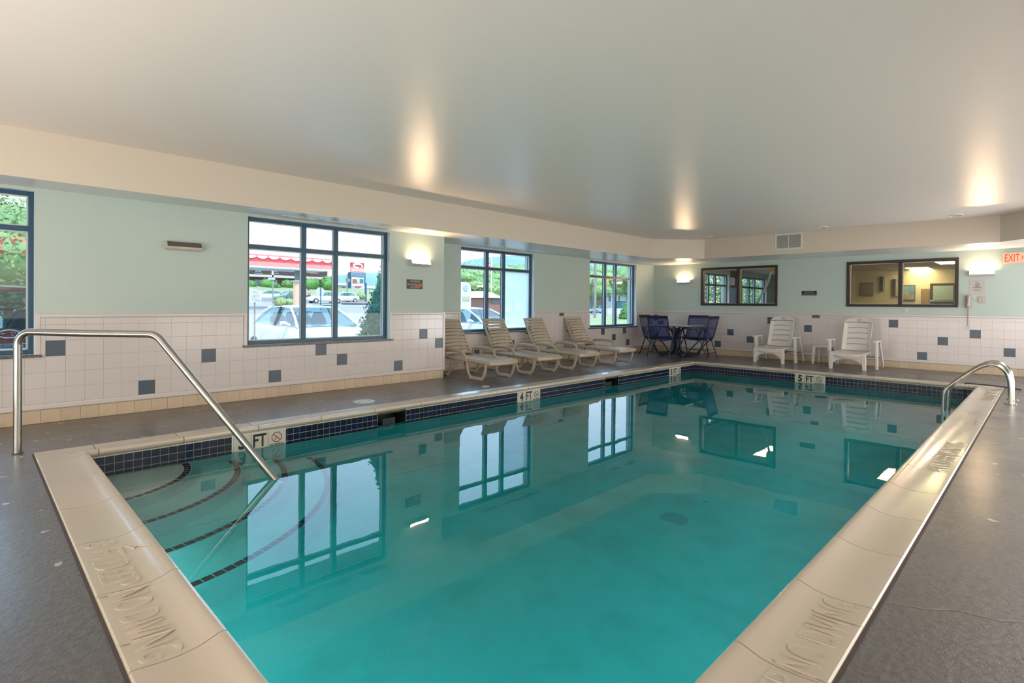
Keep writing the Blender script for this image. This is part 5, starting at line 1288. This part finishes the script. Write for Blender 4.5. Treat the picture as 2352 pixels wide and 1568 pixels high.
# pylon sign
def pylon():
    Y = 100.0; g = lambda px, py: E2(px, py, Y)
    s_ = thing('pylon_sign', 'tall roadside sign with a red top panel and white swirl', 'sign', (g(822, 690).x, Y, 2.6))
    for px in (804.5, 837.5): x_ = g(px, 640).x; MB().box(x_-.2, x_+.2, Y, Y+.5, 2.2, g(px, 624).z).build('post', M_FRAME, s_)
    def pan(px0, px1, py0, py1, nm, ma, dy=0, th=.6):
        q0, q1 = g(px0, py1), g(px1, py0); return MB().box(q0.x, q1.x, Y-.1-dy, Y-.1+th, q0.z, q1.z).build(nm, ma, s_), q0, q1
    _, q0, q1 = pan(806.5, 836, 604, 624, 'red_panel', mat('sign red', (.42, .06, .08), .5))
    cx, cz = (q0.x+q1.x)/2, q0.z+(q1.z-q0.z)*.66; wd, hh = (q1.x-q0.x)*.34, (q1.z-q0.z)*.20
    sw_ = [(cx+wd*math.cos(a), Y-.14, cz+hh*math.sin(a)) for a in [math.radians(-75-18*k) for k in range(19)]]
    MB().tube(sw_, [.05]+[.16]*6+[.22]*6+[.14]*6, 6, flat=(1, .3)).build('swirl', mat('sign white', (.72, .68, .62), .5), s_, smooth=True)
    text('lettering', 'Econo Lodge', (cx, Y-.14, q0.z+(q1.z-q0.z)*.20), (1, 0, 0), (0, 0, 1), (q1.z-q0.z)*.26, (q1.x-q0.x)*.86, .03, MATS['sign white'], s_)
    pan(805, 838, 626, 636, 'slate_panel', mat('sign slate', (.14, .22, .30), .5)); _, a0, a1 = pan(807, 836, 636.5, 656, 'marquee', mat('sign white', (.72, .68, .62), .5))
    pan(809, 819, 641, 650, 'screen_picture', mat('print brown', (.28, .14, .10), .5), .1); pan(819, 825, 643, 650, 'screen_picture', mat('print pale', (.55, .45, .40), .5), .1); pan(825, 834, 641, 650, 'screen_picture', mat('print teal', (.05, .18, .24), .5), .1)
    pan(806, 836, 658, 668, 'base_panel', mat('sign grey', (.40, .42, .42), .5)); pan(815, 828, 657.5, 659.5, 'red_strip', M_CRED, .1)
    x_ = g(839, 690).x; MB().box(x_-.16, x_+.16, Y-26, Y-25.6, slopef(x_, 74), E2(839, 650, 74).z).build('side_post', M_FRAME, s_) if False else None
pylon()
def post_thing(name, label, cat, px, pytop, Y, r_, ma, extra=None, part='pole'):
    p_ = ony(px, pytop, Y); zb = slopef(p_.x, Y); t_ = thing(name, label, cat, (p_.x, Y, zb)); MB().cyl((p_.x, Y, zb-.1), (p_.x, Y, p_.z), r_, 8).build(part, ma, t_)
    if extra: extra(t_, p_)
    return t_
M_WOODP = mat('weathered pole', (.26, .22, .20), .9)
post_thing('street_post', 'dark post right of the pylon sign', 'post', 840, 650, 74, .16, M_FRAME)
post_thing('lamp_pole', 'thin grey lamp pole in front of the motel', 'pole', 627, 640, 60, .07, M_METAL, lambda t_, p_: MB().box(p_.x-.5, p_.x+.2, 59.9, 60.1, p_.z-.1, p_.z+.1).build('lamp_head', M_BAL, t_))
post_thing('utility_pole', 'utility pole left of the pylon sign', 'pole', 798, 628, 90, .13, M_WOODP, lambda t_, p_: MB().box(p_.x-.2, p_.x+.5, 89.9, 90.2, p_.z-1.5, p_.z-.9).build('transformer', M_METAL, t_))
post_thing('utility_pole', 'brown wooden utility pole outside the window nearest the table', 'pole', 1368, 560, 40, .17, M_WOODP)
post_thing('lamp_pole', 'thin dark pole left of the brown utility pole', 'pole', 1360.5, 640, 52, .08, M_FRAME)
post_thing('orange_post', 'pale orange square marker post beside the canopy column', 'post', 682, 646, 44, .30, mat('pale orange', (.62, .42, .28), .7), lambda t_, p_: MB().box(p_.x-.34, p_.x+.34, 43.6, 44.4, p_.z-.02, p_.z+.06).build('cap', M_BAL, t_))
def flag(t_, p_):
    n_ = 8; m_ = MB(); rg = []
    for i in range(n_+1): rg.append([(p_.x+.16*math.sin(i*.9)*.2-.0-(.07*i), 52+.08*math.sin(i*1.1), p_.z-.5-.06*i), (p_.x-.07*i*.4, 52+.08*math.sin(i*1.1), p_.z-1.5-.08*i)])
    for i in range(7):
        mm2 = MB(); 
        for k in range(n_):
            a0, b0 = Vector(rg[k][0]), Vector(rg[k][1]); a1, b1 = Vector(rg[k+1][0]), Vector(rg[k+1][1])
            mm2.quad(a0.lerp(b0, i/7), a1.lerp(b1, i/7), a1.lerp(b1, (i+1)/7), a0.lerp(b0, (i+1)/7))
        mm2.build('stripe', M_CRED if i % 2 == 0 else M_REVEAL, t_)
post_thing('flagpole', 'white flagpole with a drooping red and white flag', 'flagpole', 1129, 590, 52, .06, M_REVEAL, flag)
# stop sign seen from behind
def stopx(t_, p_):
    R_ = .42; pr2 = [(R_*math.cos(math.pi/8+i*math.pi/4), R_*math.sin(math.pi/8+i*math.pi/4)) for i in range(8)]
    MB().prism(pr2, lambda u, v, o_: (p_.x+u, o_, p_.z-R_+v), 46.1, 46.14).build('octagon_plate', mat('sign back', (.50, .60, .62), .4), t_)
    MB().box(p_.x-.9, p_.x+.9, 45.6, 45.8, slopef(p_.x, 46)+.35, slopef(p_.x, 46)+.42).build('kerb_rail', M_TYRE, t_)
post_thing('stop_sign', 'back of an octagonal stop sign on a dark post', 'sign', 737, 659, 46, .05, M_FRAME, stopx)
# hand lettered board
def board(t_, p_):
    x_, z_ = p_.x, p_.z; qs = [(-.17, -.02), (.19, -.09), (.20, -.40), (-.16, -.37)]; Yb = 14.0
    qs = [(ony(px, py, Yb).x, ony(px, py, Yb).z) for px, py in ((573, 661), (601, 668), (599, 697), (571, 693))]
    MB().prism(qs, lambda u, v, o_: (u, o_, v), Yb-.03, Yb-.015).build('board', mat('sign board', (.60, .57, .53), .6), t_)
    for w_, px, py, wd in (('NO', 586, 670.5, .12), ('LEFT', 586, 680, .19), ('TURN', 587, 689, .20)):
        q = ony(px, py, Yb); text('lettering', w_, (q.x, Yb-.032, q.z), (1, 0, -.12), (.0, 0, 1), .07, wd, .002, mat('faded ink', (.34, .33, .33), .7), t_)
post_thing('road_sign', 'hand lettered NO LEFT TURN board on a thin stake outside the large window', 'sign', 585, 690, 14, .018, M_WOODP, board, 'stake')
# person in pink walking far off
def person():
    Y = 74.0; p_ = ony(709, 700, Y); zb = slopef(p_.x, Y); r = thing('person', 'person in a pink top and dark trousers walking in the far parking lot', 'person', (p_.x, Y, zb))
    x_ = p_.x
    def skin(name, verts, edges, radii, ma, root=0):
        me = bpy.data.meshes.new(name); me.from_pydata([(x_+a-r.location.x, b_, c_) for a, b_, c_ in verts], edges, []); me.materials.append(ma)
        o = bpy.data.objects.new(name, me); COL.objects.link(o); o.parent = r
        md = o.modifiers.new('skin', 'SKIN'); md.use_smooth_shade = True
        if not me.skin_vertices: bpy.context.view_layer.update()
        sv = me.skin_vertices[0].data if me.skin_vertices else None
        if sv is None: return o
        for i, q in enumerate(radii): sv[i].radius = (q, q)
        sv[root].use_root = True
        o.modifiers.new('sub', 'SUBSURF').levels = 1
        return o
    sk_ = mat('skin tone', (.45, .28, .20), .6)
    V = [(0, 0, .95), (0, 0, 1.2), (0, 0, 1.42), (0, 0, 1.50), (-.02, 0, 1.62), (-.18, 0, 1.40), (-.24, -.04, 1.14), (-.20, -.18, .95), (.18, 0, 1.40), (.26, .02, 1.14), (.26, -.08, .92), (-.09, 0, .90), (-.16, -.12, .50), (-.18, .02, .06), (.09, 0, .90), (.14, .14, .50), (.20, .30, .10)]
    Ed = [(0, 1), (1, 2), (2, 3), (3, 4), (2, 5), (5, 6), (6, 7), (2, 8), (8, 9), (9, 10), (0, 11), (11, 12), (12, 13), (0, 14), (14, 15), (15, 16)]
    body = skin('body', V, Ed, [.13, .13, .12, .05, .10, .06, .045, .035, .06, .045, .035, .09, .06, .04, .09, .06, .04], sk_)
    skin('shirt', [(0, 0, .98), (0, 0, 1.2), (0, 0, 1.40), (-.19, 0, 1.38), (-.23, -.03, 1.2), (.19, 0, 1.38), (.25, .02, 1.2)], [(0, 1), (1, 2), (2, 3), (3, 4), (2, 5), (5, 6)], [.17, .16, .15, .08, .07, .08, .07], mat('pink shirt', (.55, .30, .42), .7))
    skin('trousers', [(0, 0, .92), (-.10, 0, .86), (-.16, -.12, .52), (.10, 0, .86), (.14, .14, .52)], [(0, 1), (1, 2), (0, 3), (3, 4)], [.15, .12, .09, .12, .09], mat('navy trousers', (.03, .04, .08), .7))
    hr_ = MB(); ellip(hr_, (x_-.02, Y+.03, zb+1.68), (.12, .12, .13)); hr_.build('hair', M_TYRE, r, smooth=True)
    for o in kids(r):
        if o.name.startswith(('body', 'shirt', 'trousers')): o.location = (0, 0, 0)
person()
# far buildings and a camper
def house(label, pxa, pxb, pyt, pye, pyb, Y, wallm, roofm, dep=6, flat=False, roofup=2):
    a, b_ = ony(pxa, pye, Y).x, ony(pxb, pye, Y).x; ze, zb = ony((pxa+pxb)/2, pye, Y).z, ony((pxa+pxb)/2, pyb, Y).z; zt = ony((pxa+pxb)/2, pyt, Y).z
    h = thing('small_building', label, 'building', ((a+b_)/2, Y, zb)); MB().box(a, b_, Y, Y+dep, zb-1, ze).build('walls', wallm, h)
    ins = 0 if flat else (b_-a)*.22
    MB().loft([[(a-.3, Y-.4, ze), (b_+.3, Y-.4, ze), (b_+.3, Y+dep, ze), (a-.3, Y+dep, ze)], [(a+ins, Y+dep*.4, zt), (b_-ins*.2, Y+dep*.4, zt), (b_-ins*.2, Y+dep*.6, zt), (a+ins, Y+dep*.6, zt)]]).build('roof', roofm, h)
    n_ = max(1, int((b_-a)/3))
    for i in range(n_):
        u = a+(b_-a)*(i+.5)/n_; MB().box(u-.5, u+.5, Y-.04, Y+.02, zb+(ze-zb)*.35, zb+(ze-zb)*.75).build('window', M_DDR, h)
    return h
M_PW = mat('pale siding', (.44, .48, .48), .8); M_WR = mat('white roof', (.62, .60, .57), .7)
house('long low grey building left of the pylon sign', 772, 806, 648, 655, 669, 118, M_PW, M_SHIN, 10)
house('grey roofed house at the right pane of the large window', 850, 885, 655, 663, 672, 96, M_PW, M_SHIN, 10)
house('small brick house behind the second window mullion', 1122, 1152, 668, 684, 705, 44, M_BRICK, M_WR, 6)
house('pale shed with a white roof beyond the lawn', 1390, 1470, 664, 673, 703, 72, M_PW, M_WR, 8, True)
a_, b_ = ony(1397, 702, 44), ony(1446, 720, 36)
tag(MB().box(ony(1385, 710, 58).x, ony(1475, 710, 58).x, 58, 58.4, -.38, ony(1420, 708, 58).z).build('low_wall', M_BAL), 'low pale wall beyond the lawn', 'wall')
dp = thing('green_dumpster', 'dark green dumpster beside the pale shed', 'dumpster', (ony(1430, 695, 60).x, 60, -.38))
q0, q1 = ony(1424, 705, 60), ony(1438, 693, 60); MB().box(q0.x, q1.x+.5, 59.5, 61, -.38, q1.z).build('bin', mat('dumpster green', (.03, .16, .15), .6), dp, bevel=.03); MB().box(q0.x-.05, q1.x+.55, 59.45, 61.05, q1.z, q1.z+.08).build('lid', M_TYRE, dp)
# white rounded kiosk cabinet
ka, kb = ony(1046, 705, 19), ony(1082, 648, 19)
kk = thing('white_cabinet', 'tall white rounded cabinet with a faded emblem behind the parked white sedan', 'cabinet', ((ka.x+kb.x)/2, 19, -.3))
w2_ = kb.x-ka.x; zt_ = kb.z
pr3 = [(ka.x, -.3), (kb.x, -.3), (kb.x, zt_-.28)]+[(kb.x-.28+.28*math.cos(a), zt_-.28+.28*math.sin(a)) for a in (0.4, .8, 1.2, 1.57)]+[(ka.x, zt_)]
MB().prism(pr3, lambda u, v, o_: (u, o_, v), 19, 20.2).build('shell', mat('cabinet white', (.60, .58, .58), .5), kk)
MB().box(ka.x+.02, ka.x+w2_*.16, 18.97, 19, .3, zt_-.05).build('pink_stripe', mat('cabinet pink', (.48, .24, .26), .6), kk)
MB().cyl((kb.x-w2_*.36, 18.99, zt_-.28), (kb.x-w2_*.36, 18.97, zt_-.28), .14, 16).build('emblem', mat('cabinet emblem', (.34, .42, .40), .6), kk)
MB().box(kb.x-w2_*.55, kb.x-w2_*.10, 18.97, 19, zt_-.85, zt_-.66).build('name_band', mat('cabinet band', (.45, .42, .24), .6), kk)
# camper
ca = ony(1084, 700, 50); cb_ = ony(1125, 684, 50); cp = thing('camper_van', 'white camper with dark wheels behind the white cabinet', 'camper', ((ca.x+cb_.x)/2, 50, -.25))
zc0 = slopef(ca.x, 50)
MB().box(ca.x, cb_.x, 50, 52.4, zc0+.5, cb_.z).build('body', M_REVEAL, cp, bevel=.15)
MB().box(ca.x+1.6, ca.x+3.0, 49.95, 50.02, cb_.z-1.3, cb_.z-.7).build('window', M_DDR, cp); MB().box(ca.x+.1, cb_.x-.1, 49.96, 50.01, zc0+1.1, zc0+1.3).build('stripe', M_DDR, cp)
for u in (1.9, 3.0): MB().cyl((ca.x+u, 49.95, zc0+.42), (ca.x+u, 50.3, zc0+.42), .42, 14).build('wheel', M_TYRE, cp)
# traffic light
tl = post_thing('traffic_light', 'yellow traffic light hanging near the second mullion of the window nearest the table', 'traffic light', 1394.5, 640, 46, .05, M_METAL, lambda t_, p_: MB().box(p_.x-.13, p_.x+.13, 45.8, 46, p_.z-.9, p_.z-.1).build('signal_head', mat('signal yellow', (.60, .36, .05), .5), t_, bevel=.05))
